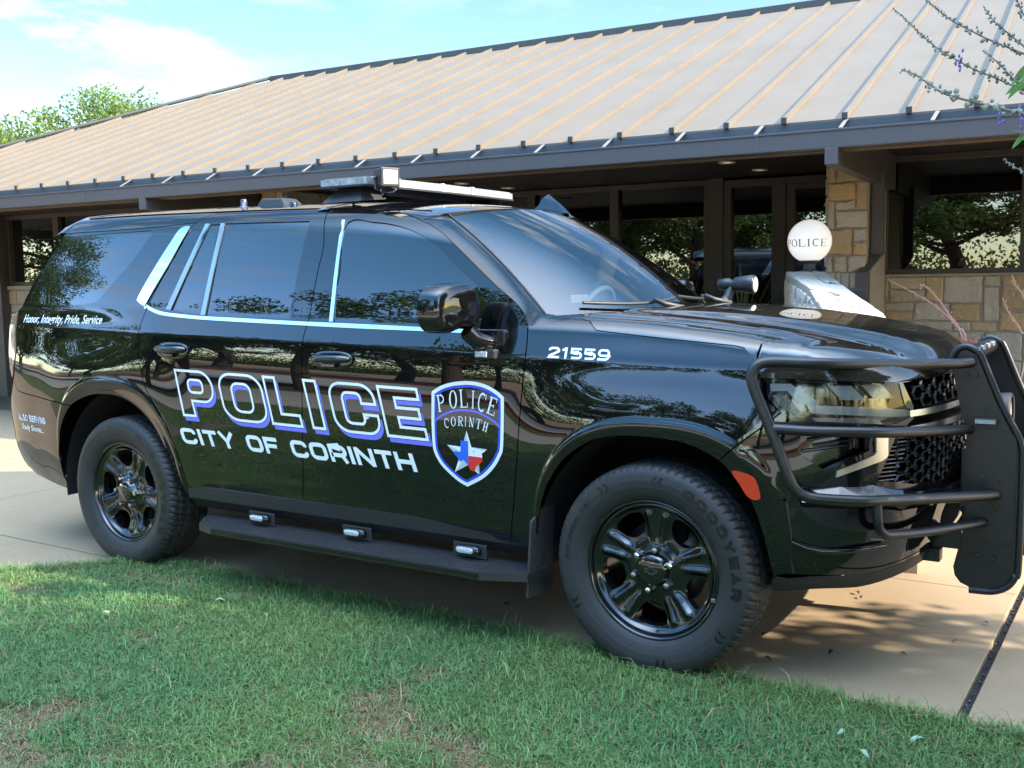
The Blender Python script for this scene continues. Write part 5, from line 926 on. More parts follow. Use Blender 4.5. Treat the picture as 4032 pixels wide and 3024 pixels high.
face_panel('light_strip', cv(A('drl'), 3), mat('daylight_strip', (.62, .62, .60), .15, coat=.6), hl1, -.012, .02); face_panel('turn_signal', A('turnsig'), mat('turn_lens', (.32, .30, .28), .15, noise=(120, .6, (.6, .55, .5)), coat=1), hl1, -.016, .02)
for a0, a1 in ((.44, .56), (.575, .70)):
    face_panel('reflector', np.array([(a0, 1.118 - .02 * (a0 - .4)), (a1 - .03, 1.116 - .02 * (a0 - .4)), (a1 + .03, 1.062), (a0 + .05, 1.066)]), mat('lamp_bowl', (.50, .53, .56), .2, coat=.5), hl1, -.030, .02, step=.05)
face_panel('reflector', np.array([(.225, 1.125), (.30, 1.125), (.40, 1.06), (.395, 1.045), (.33, 1.055), (.29, 1.10), (.228, 1.10)]), mat('lamp_silver', (.42, .47, .52), .2, coat=.5), hl1, -.026, .02, step=.05)
face_panel('reflector', np.array([(.232, 1.085), (.285, 1.085), (.355, 1.01), (.33, 1.005), (.28, 1.035)]), mat('ribbed_reflector', (.20, .20, .2), .25, metal=.7, noise=(150, .7, (.03, .03, .03), .06)), hl1, -.024, .02, step=.05)
face_panel('chrome_c', join(A('cee')[:5], A('cee')[5:]), mat('dark_chrome', (.70, .64, .60), .28, metal=1), CAR, .006, .02)
face_panel('vent_pocket', pk, GLOSS, CAR, -.05, 0)
m = MB()
for i, (a0, a1, z) in enumerate(((.38, .50, .925), (.40, .54, .905), (.36, .52, .885))): P = M_face(np.linspace(a0, a1, 6), np.linspace(z, z + .02, 6)); m.tube(P - (.03, -.03, 0), .006, 6)
m.build('vent_blade', GLOSS, CAR)
# grille: two bars and the hex lattice
grille = panel('grille', M_face, gr_hole, DARK, CAR, off=-.06, gap=0, flange=0, both=False, step=.05)
DCH = mat('smoked_chrome', (.72, .71, .70), .2, metal=1)
for nm, zz_, hh in (('grille_bar', 1.005, .024), ('grille_bar', .950, .024)):
    a = np.linspace(.775, np.pi - .775, 40); lp = np.vstack([np.column_stack([a, 0 * a + zz_ + hh / 2 - .002]), np.column_stack([a[::-1], 0 * a + zz_ - hh / 2])]); face_panel(nm, lp, DCH, grille, .004, .03, both=False)
m = MB()
def hexcell(a, z, w, h):
    k = [(-.5, 0), (-.33, .5), (.33, .5), (.5, 0), (.33, -.5), (-.33, -.5)]; L_ = np.array([(a + x * w, z + y * h) for x, y in k]); P = M_face(L_[:, 0], L_[:, 1]); d = np.column_stack([np.sin(L_[:, 0]), -np.cos(L_[:, 0]), 0 * L_[:, 0]]); c = P.mean(0); Q = c + (P - c) * .80
    V = np.vstack([P - d * .012, Q - d * .006, Q - d * .05]); m.add(V, [(i, (i + 1) % 6, 6 + (i + 1) % 6, 6 + i) for i in range(6)] + [(6 + i, 6 + (i + 1) % 6, 12 + (i + 1) % 6, 12 + i) for i in range(6)])
for r, z in enumerate(np.arange(.745, .94, .0235)):
    for a in np.arange(.70, np.pi - .69, .105):
        a_ = a + (.0525 if r % 2 else 0); lim = np.interp(z, [.75, .78, .86, .94], [.80, .70, .72, .76])
        if lim < a_ < np.pi - lim: hexcell(a_, z, .10, .043)
for r, z in enumerate((1.045, 1.0725, 1.10)):
    for a in np.arange(.80, np.pi - .79, .12):
        a_ = a + (.06 if r % 2 else 0)
        if .80 < a_ < np.pi - .80: hexcell(a_, z, .115, .05)
m.build('lattice', mat('lattice_black', (.012, .012, .013), .22, ior=1.7), grille)
m = MB()
for z in np.arange(.76, .94, .0145):
    lim = np.interp(z, [.75, .78, .86, .94], [.70, .62, .665, .70]); P = M_face(np.linspace(lim, lim + .09, 4), z + 0 * np.arange(4)); m.tube(P - (.012, -.012, 0), .004, 6); m.tube((P - (.012, -.012, 0)) * (1, -1, 1), .004, 6)
m.build('fin', mat('fin_black', (.03, .03, .032), .25, ior=1.7), grille)
# sloped ledge under the grille, lower intake, chin
LG = MB(); a = np.array([.34, .47, .60, .74, .94, 1.2, np.pi / 2]); a = np.concatenate([a, np.pi - a[::-1][1:]]); zt = np.interp(np.minimum(a, np.pi - a), [.34, .47, .60, .74, .94, 1.2], [.772, .770, .770, .738, .712, .705]); zb = zt - np.interp(np.minimum(a, np.pi - a), [.34, .6, .9, 1.2], [.05, .062, .035, .02])
Pt = M_face(a, zt) - np.column_stack([np.sin(a), -np.cos(a), 0 * a]) * .004; Pb_ = M_face(a, zb) + np.column_stack([np.sin(a), -np.cos(a), 0 * a]) * .045; Pc = M_face(a, zb - .03)
n = len(a); LG.add(np.vstack([Pt, Pb_, Pc]), [(i, i + 1, n + i + 1, n + i) for i in range(n - 1)] + [(n + i, n + i + 1, 2 * n + i + 1, 2 * n + i) for i in range(n - 1)]); LG.build('bumper_ledge', GLOSS, CAR)
face_panel('fog_recess', join(A('foglow')[:3], [(.66, .56)], A('foglow')[5:]), GLOSS, CAR, .006, .012)
m = MB(); P = M_face(np.linspace(.30, .66, 8), np.array([.575, .552, .54, .537, .537, .54, .543, .545])) + (.010, -.012, 0); m.tube(P, .010, 8); P = M_face(np.linspace(.28, .30, 3), np.array([.72, .65, .575])) + (.01, -.012, 0); m.tube(P, .007, 8); m.build('fog_trim', GLOSS, CAR)
m = MB(); a = np.linspace(.24, np.pi - .24, 40); zc_ = np.interp(np.minimum(a, np.pi - a), [.24, .4, .6, .82, 1.03, 1.57], [.425, .440, .428, .440, .450, .455]); P0c = M_face(a, zc_); d = np.column_stack([np.sin(a), -np.cos(a), 0 * a]); P1c = P0c - d * .03 - (0, 0, .055); P2c = P0c - d * .16 - (0, 0, .075); n = 40
m.add(np.vstack([P0c, P1c, P2c, P2c * (1, 1, 0) + (0, 0, .30) - d * .2]), [(k * n + i, k * n + i + 1, (k + 1) * n + i + 1, (k + 1) * n + i) for k in range(3) for i in range(n - 1)], True); m.build('air_dam', PLASTIC, CAR)
# --- underside and inner hull so that the gaps stay dark
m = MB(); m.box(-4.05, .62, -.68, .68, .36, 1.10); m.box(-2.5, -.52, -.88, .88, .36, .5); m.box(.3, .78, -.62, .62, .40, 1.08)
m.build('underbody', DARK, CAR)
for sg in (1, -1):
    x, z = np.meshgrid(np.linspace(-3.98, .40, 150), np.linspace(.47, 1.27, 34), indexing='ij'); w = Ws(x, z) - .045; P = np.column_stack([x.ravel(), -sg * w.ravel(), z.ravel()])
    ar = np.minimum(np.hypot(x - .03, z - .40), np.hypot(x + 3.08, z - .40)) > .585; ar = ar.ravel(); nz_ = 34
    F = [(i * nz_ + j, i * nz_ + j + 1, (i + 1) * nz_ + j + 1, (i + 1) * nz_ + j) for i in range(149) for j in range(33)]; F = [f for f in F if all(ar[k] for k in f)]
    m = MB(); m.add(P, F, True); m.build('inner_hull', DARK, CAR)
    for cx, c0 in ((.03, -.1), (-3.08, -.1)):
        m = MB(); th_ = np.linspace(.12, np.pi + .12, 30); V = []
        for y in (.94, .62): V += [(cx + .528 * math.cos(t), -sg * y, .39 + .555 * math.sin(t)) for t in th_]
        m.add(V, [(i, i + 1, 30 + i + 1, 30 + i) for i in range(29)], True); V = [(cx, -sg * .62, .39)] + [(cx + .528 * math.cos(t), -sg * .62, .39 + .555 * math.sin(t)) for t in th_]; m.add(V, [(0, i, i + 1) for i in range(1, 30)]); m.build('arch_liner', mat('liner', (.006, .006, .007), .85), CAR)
# --- rocker, running board, mud flaps
for sg in (-1, 1):
    m = MB(); xs_ = np.linspace(-2.56, -.47, 14); V = []
    for x in xs_:
        for y, z in ((.93, .50), (.965, .485), (.955, .42), (.90, .365)): V.append((x, sg * y, z))
    m.add(V, [(i * 4 + j, i * 4 + j + 1, (i + 1) * 4 + j + 1, (i + 1) * 4 + j) for i in range(13) for j in range(3)]); m.build('rocker_panel', PLASTIC, CAR)
    m = MB(); o_ = [(-2.43, .90), (-2.42, .99), (-2.33, 1.095), (-2.22, 1.125), (-.645, 1.125), (-.47, 1.055), (-.46, .90)]
    m.extrude(np.array(o_)[::-1], [], lambda v, t: np.column_stack([v[:, 0], sg * v[:, 1], 0 * v[:, 0] + t]), .305, .338)
    for y in (.985, 1.02, 1.055, 1.09): m.box(-2.3, -.66, sg * y - .006, sg * y + .006, .338, .3415)
    rb = m.build('running_board', PLASTIC, CAR, bevel=.004)
    m = MB(); m.box(-2.205, -.66, sg * 1.1275 - .004, sg * 1.1275 + .004, .314, .330); m.build('edge_trim', GLOSS, rb)
    for x in (-2.02, -1.42, -.80):
        m = MB(); m.box(x - .085, x + .085, sg * .972, sg * .979, .345, .405); br = m.build('light_bracket', PLASTIC, rb, bevel=.002)
        m = MB(); m.ball((x, sg * .992, .378), (.062, .016, .021), 16, 8, .5); m.build('led_housing', GLOSS, br)
        m = MB(); m.ball((x - .008, sg * 1.003, .380), (.044, .010, .013), 14, 8, .45); m.build('led_lens', LEDW, br) if False else m.build('led_lens', LEDW, rb)
    m = MB(); y0, y1 = sg * .84, sg * 1.03
    m.hexa([(-.495, y0, .215), (-.485, y0, .215), (-.485, y1, .23), (-.495, y1, .23), (-.475, y0, .62), (-.465, y0, .62), (-.462, y1, .545), (-.472, y1, .545)]); m.build('mud_flap', mat('dusty_flap', (.02, .02, .02), .7, noise=(7, .6, (.07, .065, .06))), CAR, bevel=.003)
# --- door handles
def handle(x, z, door):
    y = -float(Ws(x, z)); n = 15; V = []
    m = MB(); m.ball((x, y - .003, z), (.118, .011, .042), 28, 12, .75); cup = m.build('handle_cup', GLOSS, door)
    m = MB(); t = np.linspace(-1, 1, 15); P = np.column_stack([x + .108 * t, y - .036 + .024 * np.abs(t) ** 4, z + .008 + 0 * t]); m.tube(P, np.interp(np.abs(t), [0, .8, 1], [.0185, .0175, .010]), 14); m.box(x - .04, x + .04, y - .036, y - .002, z - .030, z - .012); m.build('handle', GLOSS, door, bevel=.004)
hx = [np.array(T['hnd'][0]), np.array(T['hnd'][1])]
handle(hx[0][0], hx[0][1], rear_door); handle(hx[1][0], hx[1][1], front_door)
# --- wing mirror
def mirror(sg):
    m = MB(); n, k = 26, 14; V = []; U0 = (-.745, -1.145, 1.385)
    pr = curve([(-1.0, .0), (-.985, .55), (-.90, .82), (-.55, .97), (0, 1.0), (.5, .98), (.85, .88), (1.0, .62), (1.02, .2)], 3)
    # outline in (across, up), shell bulging forward
    out = curve([(-.125, .005), (-.112, .055), (-.07, .088), (0, .098), (.07, .098), (.118, .070), (.135, .01), (.132, -.05), (.10, -.082), (.02, -.080), (-.05, -.095), (-.10, -.080), (-.122, -.04)], 4, closed=True); n = len(out)
    for s_, dx in ((1.0, -.055), (1.01, -.02), (1.0, .005), (.988, .016), (.965, .025), (.925, .032), (.85, .038), (.70, .042), (.50, .0445), (.25, .046), (.02, .0464)):
        for p in out: V.append((U0[0] + dx + .015 * p[0] * s_ / .13 - .22 * max(0, -p[0] * s_ - .03) ** 1.5 , U0[1] + p[0] * s_, U0[2] + p[1] * s_ + .004))
    m.add(V, [(i * n + j, i * n + (j + 1) % n, (i + 1) * n + (j + 1) % n, (i + 1) * n + j) for i in range(10) for j in range(n)], True); m.add(V[-n:], [tuple(range(n))], True)
    mo = m.build('wing_mirror', PAINT, front_door if sg < 0 else CAR)
    g = MB(); g.add(V[:n], [tuple(range(n))]); g.build('mirror_glass', mat('mirror_silver', (.7, .7, .72), .02, metal=1), mo)
    a = MB(); a.tube(curve([(-.73, -1.07, 1.30), (-.71, -1.03, 1.262), (-.685, -.985, 1.245), (-.66, -.93, 1.25)], 4), [.035] * 13, 10); a.box(-.75, -.60, -.985, -.93, 1.20, 1.30); a.build('mirror_arm', GLOSS, mo, bevel=.012)
    s2 = MB(); s2.hexa([(-.70, -.93, 1.27), (-.58, -.925, 1.27), (-.58, -.955, 1.27), (-.70, -.965, 1.27), (-.74, -.87, 1.44), (-.65, -.88, 1.40), (-.65, -.91, 1.40), (-.74, -.90, 1.44)]); s2.build('mirror_sail', PLASTIC, mo, bevel=.012)
    l = MB(); l.box(-.728, -.630, -1.022, -.96, 1.183, 1.222); lb_ = l.build('light_housing', PLASTIC, mo, bevel=.006)
    l = MB(); l.box(-.722, -.664, -1.030, -1.02, 1.190, 1.214); l.build('led_lens', LEDW, mo, bevel=.004)
    return mo
mir = mirror(-1)
q_ = dup(mir, parent=CAR); q_.scale = (1, -1, 1)
# --- roof light bar, flood lamp, aerials
lb = empty('light_bar', CAR, (-1.735, 0, 1.955))
m = MB(); w2, e2 = .145, .125; o_ = [(-w2, -.50), (-w2 + .0, -.50), (-e2 - .01, -.665), (e2 + .02, -.655), (w2 + .005, -.50), (w2 + .02, 0), (w2 + .005, .50), (e2 + .02, .655), (-e2 - .01, .665), (-w2, .50)]
cap_ = lambda z0, z1, s: [np.array(o_[1:]) * s, z0, z1]
for (l, z0, z1), nm, mt in ((cap_(-.004, .005, 1.0), 'base_tray', PLASTIC), (cap_(.005, .036, .985), 'lens_body', mat('lightbar_lens', (.26, .28, .28), .08, noise=[(55, .75, (.60, .63, .62), .12), (14, .5, (.10, .11, .11))], coat=1)), (cap_(.036, .043, .955), 'top_cover', mat('lightbar_top', (.20, .21, .215), .25, noise=(60, .5, (.34, .36, .36)), coat=1))):
    m = MB(); m.extrude(l, [], lambda v, t: np.column_stack([v, 0 * v[:, 0] + t]), z0, z1); m.build(nm, mt, lb, bevel=.003)
m = MB()
for y in (-.42, -.05, .22): m.box(-.155, .165, y - .012, y + .012, .002, .0455)
m.build('divider_band', mat('clear_band', (.45, .47, .47), .15, coat=1), lb, bevel=.003)
for sg in (-1, 1):
    m = MB(); m.hexa([(-.13, sg * .46, -.055), (.12, sg * .46, -.055), (.12, sg * .66, -.075), (-.13, sg * .66, -.075), (-.07, sg * .50, -.006), (.08, sg * .50, -.006), (.08, sg * .60, -.006), (-.07, sg * .60, -.006)]); m.build('mount_foot', PLASTIC, lb, bevel=.004)
P = M_cab([-1.80, -1.80, -1.80, -1.80, -1.80], np.array([.69, .74, .79, .84, .90])); m = MB(); V = []
for p in P: V += [p + (-.035, -.006, .006), p + (.035, -.006, .006)]
m.add(V, [(2 * i, 2 * i + 1, 2 * i + 3, 2 * i + 2) for i in range(4)]); m.tube([P[-1] + (0, 0, .01), P[-1] + (0, .05, .03)], .012, 6); m.build('roof_strap', SATIN, lb, loc=(1.735, 0, -1.955))
fl_ = empty('flood_lamp', CAR, (-1.50, -.60, 1.985)); Rz_ = Matrix.Rotation(-.45, 3, 'Z')
Rm = np.array(Rz_); m = MB(); m.box(-.05, .036, -.047, .047, -.043, .043, Rm); m.build('housing', PLASTIC, fl_, bevel=.008)
m = MB(); m.box(.030, .042, -.049, .049, -.045, .045, Rm); m.build('bezel', PLASTIC, fl_, bevel=.006)
m = MB(); m.box(.041, .0445, -.036, .036, -.032, .032, Rm); m.build('lens', LEDY, fl_, bevel=.003)
m = MB()
for s_ in (-1, 1): m.tube([(-.01 - .02 * s_ * 0, 0, 0)] and [np.array(Rm @ np.array(p)) for p in ((-.012, s_ * .054, .0), (-.012, s_ * .056, -.05), (-.005, s_ * .03, -.066), (0, 0, -.068))], .0055, 6); m.ball(Rm @ np.array((-.012, s_ * .055, 0)), .009, 8, 6)
m.tube([(0, 0, -.066), (-.05, .03, -.085), (-.08, .05, -.05)], .006, 6); m.build('bracket', GLOSS, fl_)
def roofz(x, y): return float(Rz(np.array(x), np.array(y)))
m = MB(); z = roofz(-2.67, -.4); m.lathe([(.030, z - .01), (.030, z), (.017, z + .004), (.017, z + .036), (.013, z + .042), (0, z + .042)], 20, at=(-2.67, -.4, 0)); m.build('antenna_stub', mat('stub_metal', (.10, .10, .105), .25, metal=.8), CAR)
m = MB(); z = roofz(-2.48, -.3); m.hexa([(-2.62, -.37, z - .02), (-2.38, -.37, z - .02), (-2.38, -.22, z - .01), (-2.62, -.22, z - .01), (-2.59, -.35, z + .038), (-2.43, -.35, z + .034), (-2.43, -.24, z + .034), (-2.59, -.24, z + .038)]); m.build('antenna_box', PLASTIC, CAR, bevel=.01)
m = MB(); z = roofz(-2.30, -.42); m.lathe([(.022, z - .01), (.022, z + .014), (.018, z + .018), (0, z + .018)], 16, at=(-2.28, -.42, 0)); m.build('antenna_puck', GLOSS, CAR)
m = MB(); z = roofz(-1.12, .2); prf = curve([(-1.21, z + .005), (-1.15, z + .018), (-1.128, z + .058), (-1.095, z + .080), (-1.08, z + .072), (-1.02, z + .020), (-.985, z - .02)], 4); k = len(prf)
V = [(p[0], .2 - .026 * max(.12, 1 - (p[1] - z) / .075), p[1]) for p in prf] + [(p[0], .2 + .026 * max(.12, 1 - (p[1] - z) / .075), p[1]) for p in prf] + [(-1.23, .2 - .035, z - .03), (-.97, .2 - .03, z - .05), (-1.23, .2 + .035, z - .03), (-.97, .2 + .03, z - .05)]
m.add(V, [(i, i + 1, k + i + 1, k + i) for i in range(k - 1)] + [tuple(range(k)) + (2 * k + 1, 2 * k), tuple(range(2 * k - 1, k - 1, -1)) + (2 * k + 2, 2 * k + 3)]); m.build('shark_fin', GLOSS, CAR)
# --- spotlight on the far pillar
m = MB(); m.tube([(-.43, .87, 1.34), (-.42, .97, 1.38), (-.41, 1.0, 1.44)], .026, 10); sp = m.build('spotlight', PLASTIC, CAR); m = MB(); m.lathe([(0, -.13), (.030, -.12), (.036, -.06), (.024, -.04), (.040, -.02), (.050, .05), (.050, .085), (.044, .088), (0, .088)], 20, axis='x', at=(-.36, 1.0, 1.455)); m.build('lamp_head', mat('spot_black', (.012, .014, .017), .35), sp); m = MB(); m.lathe([(.040, .0895), (0, .0895)], 20, axis='x', at=(-.36, 1.0, 1.455)); m.build('lens', LEDW, sp)
# --- cabin: dash, wheel, seats, screen
m = MB(); V = []
for v in np.linspace(-.92, .92, 13):
    a = M_ws([.985], [v])[0]; V += [a + (-.02, 0, -.035), a + (-.28, 0, -.055), (a[0] - .42, a[1], 1.22), (a[0] - .42, a[1], 1.0)]
m.add(V, [(4 * i + j, 4 * i + j + 1, 4 * i + 4 + j + 1, 4 * i + 4 + j) for i in range(12) for j in range(3)], True); m.build('dashboard', INTER, CAR)
m = MB(); t = np.linspace(0, 2 * np.pi, 33)[:-1]; c = np.array((-.95, .40, 1.28)); e1 = np.array((0, 1, 0)); e2 = np.array((.42, 0, .91)); m.tube([c + .185 * (math.cos(q) * e1 + math.sin(q) * e2) for q in t], .016, 8, closed=True); m.tube([c - .17 * e1, c + (.03, 0, -.01), c + .17 * e1], .02, 6); m.build('steering_wheel', INTLT, CAR)
m = MB(); m.box(-.80, -.76, -.42, -.20, 1.29, 1.36); m.box(-.88, -.86, .02, .20, 1.25, 1.42); m.build('dash_screen', INTLT, CAR, bevel=.01)
for x, y in ((-1.45, .42), (-1.45, -.42), (-2.5, .42), (-2.5, -.42)):
    m = MB(); m.hexa([(x - .05, y - .25, .85), (x + .12, y - .25, .85), (x + .12, y + .25, .85), (x - .05, y + .25, .85), (x - .24, y - .21, 1.45), (x - .14, y - .21, 1.45), (x - .14, y + .21, 1.45), (x - .24, y + .21, 1.45)]); m.box(x - .28, x - .19, y - .13, y + .13, 1.46, 1.62); m.box(x - .05, x + .5, y - .25, y + .25, .72, .86); m.build('seat', INTER, CAR, bevel=.03)
m = MB(); m.box(-3.9, -.75, -.88, .88, 1.06, 1.10); m.build('cabin_floor', DARK, CAR)
m = MB(); m.box(-1.78, -1.76, -.70, .70, 1.1, 1.74); m.build('prisoner_partition', INTER, CAR)
m = MB(); c = M_ws([.20], [0])[0]; m.box(c[0] - .05, c[0] - .02, -.13, .13, c[2] - .10, c[2] - .04); m.tube([c, c + (-.035, 0, -.06)], .01, 6); m.build('rear_view_mirror', INTER, CAR, bevel=.008)
# --- push bumper
pbm = empty('push_bumper', CAR, (0, 0, 0))
pl = np.array([(.951, 1.150), (.953, 1.182), (.966, 1.210), (.990, 1.224), (1.012, 1.222), (1.034, 1.208), (1.052, 1.188), (1.121, 1.020), (1.180, .905), (1.196, .860), (1.200, .800), (1.198, .424), (1.187, .370), (1.165, .335), (1.135, .315), (1.10, .305), (1.032, .302), (1.030, .314), (1.000, .326), (.980, .352), (.974, .385), (.984, .430), (1.000, .500), (1.008, .570), (1.008, .900), (.975, 1.035)])
bolts = [(1.005, 1.115), (1.035, 1.120), (1.073, .735), (1.125, .735), (1.07, .635), (1.12, .635), (1.06, .44), (1.112, .435), (1.075, .995)]
for sg in (-1, 1):
    m = MB(); m.extrude(pl, [], lambda v, t: np.column_stack([v[:, 0], 0 * v[:, 0] + t, v[:, 1]]), sg * .297, sg * .303); p_ = m.build('side_plate', POWDER, pbm, bevel=.002)
    m = MB(); rim_ = curve(pl[:17], 4); m.tube(np.column_stack([rim_[:, 0], 0 * rim_[:, 0] + sg * .300, rim_[:, 1]]), .0135, 10); m.build('edge_tube', POWDER, p_)
    m = MB(); m.extrude(np.array([(1.015, .60), (1.015, .54), (1.02, .50), (1.165, .495), (1.18, .51), (1.18, .90), (1.12, .92), (1.03, .92)]), [], lambda v, t: np.column_stack([v[:, 0], 0 * v[:, 0] + t, v[:, 1]]), sg * .3035, sg * .308); m.build('backing_plate', POWDER, p_, bevel=.001)
    for x, z in bolts: m = MB(); m.lathe([(.011, .0), (.011, .003), (.007, .003), (.007, .009), (0, .010)], 8, axis='y', at=(x, -.3085 if sg < 0 else .3085, z), smooth=False); o_b = m.build('bolt', POWDER, p_); 
    m = MB(); m.box(1.035, 1.115, sg * .309, sg * .328, .938, .962); m.build('led_housing', PLASTIC, p_, bevel=.004); m = MB(); m.box(1.040, 1.110, sg * .329, sg * .3305, .942, .957); m.build('led_lens', mat('led_smoke', (.20, .22, .22), .2, noise=(200, .7, (.45, .48, .48), .1), coat=1), p_)
    def side(L): return np.array([(x, sg * y, z) for x, y, z in L])
    top = [(1.02, .31, 1.168), (.985, .355, 1.164), (.93, .44, 1.168), (.858, .545, 1.171), (.735, .775, 1.187), (.68, .865, 1.193), (.64, .915, 1.197), (.59, .955, 1.200), (.51, 1.0, 1.205), (.462, 1.026, 1.200), (.440, 1.042, 1.172), (.446, 1.046, 1.12), (.508, 1.040, .97), (.560, 1.028, .825), (.582, 1.016, .775), (.612, 1.0, .750), (.66, .972, .739), (.757, .897, .728), (.80, .85, .723), (.898, .69, .709), (1.0, .515, .694), (1.118, .31, .676)]
    m = MB(); m.tube(curve(side(top), 4), .0195, 14); m.build('wrap_tube', POWDER, pbm)
    m = MB(); m.tube(curve(side([(.510, 1.038, .980), (.58, 1.012, .976), (.640, .982, .972), (.725, .922, .967), (.832, .809, .957), (.935, .58, .938), (1.02, .31, .915)]), 4), .0185, 12); m.build('wrap_tube', POWDER, pbm)
    m = MB(); m.tube(curve(side([(.812, .832, .710), (.815, .83, .655), (.818, .82, .622), (.830, .80, .602), (.850, .76, .592), (.93, .60, .578), (1.08, .31, .568)]), 4), .017, 12); m.build('wrap_tube', POWDER, pbm)
    m = MB(); m.box(.78, 1.0, sg * .30 - .012, sg * .30 + .012, .455, .535); m.box(.74, .93, sg * .30 - .03, sg * .30 + .03, .40, .45); m.tube([(.90, sg * .26, .425), (.90, sg * .345, .425)], .018, 8); m.build('frame_mount', POWDER, pbm, bevel=.004)
m = MB(); m.tube([(1.00, -.297, 1.192), (1.00, .297, 1.192)], .030, 20); xp = m.build('cross_tube', POWDER, pbm)
for y in (-.19, -.065, .065, .19):
    m = MB(); m.box(1.012, 1.029, y - .030, y + .030, 1.186, 1.217); o_ = m.build('led_lens', LEDW, xp, bevel=.004)
m = MB(); m.box(.99, 1.02, -.297, .297, .62, .84); m.build('centre_plate', POWDER, pbm, bevel=.004)
m = MB(); m.lathe([(0, .0), (.07, .0), (.082, .03), (.085, .085), (.078, .092), (.07, .088)], 24, axis='x', at=(1.02, .12, .93)); sl = m.build('siren_speaker', PLASTIC, pbm); m = MB(); m.lathe([(.069, .082), (.03, .06), (0, .06)], 24, axis='x', at=(1.02, .12, .93)); m.build('speaker_mesh', mat('mesh_grey', (.12, .12, .11), .6, noise=(300, .8, (.4, .39, .35), .1)), pbm)
# ================================================================ LETTERING (drawn strokes; letter box is `w` wide and 1 high)
def arc(cx, cy, rx, ry, a0, a1, n=10): t = np.radians(np.linspace(a0, a1, n)); return [(cx + rx * math.cos(a), cy + ry * math.sin(a)) for a in t]
def rbox(x0, y0, x1, y1, r, n=6):
    return arc(x1 - r, y0 + r, r, r, -90, 0, n) + arc(x1 - r, y1 - r, r, r, 0, 90, n) + arc(x0 + r, y1 - r, r, r, 90, 180, n) + arc(x0 + r, y0 + r, r, r, 180, 270, n)
def offs(P, d):
    P = np.asarray(P, float); e = np.diff(P, axis=0); e /= np.linalg.norm(e, axis=1)[:, None] + 1e-9; nn = np.stack([-e[:, 1], e[:, 0]], 1)
    n0 = np.vstack([nn[:1], nn]); n1 = np.vstack([nn, nn[-1:]]); m = n0 + n1; q = (m * n1).sum(1)[:, None]; return P + d * m / np.maximum(q, .5)
def stroke(P, t): return [np.vstack([offs(P, t / 2), offs(P, -t / 2)[::-1]])]
def ring(loop, t): loop = np.asarray(loop, float); return [inset(loop, -t / 2), inset(loop, t / 2)]      # outer, hole
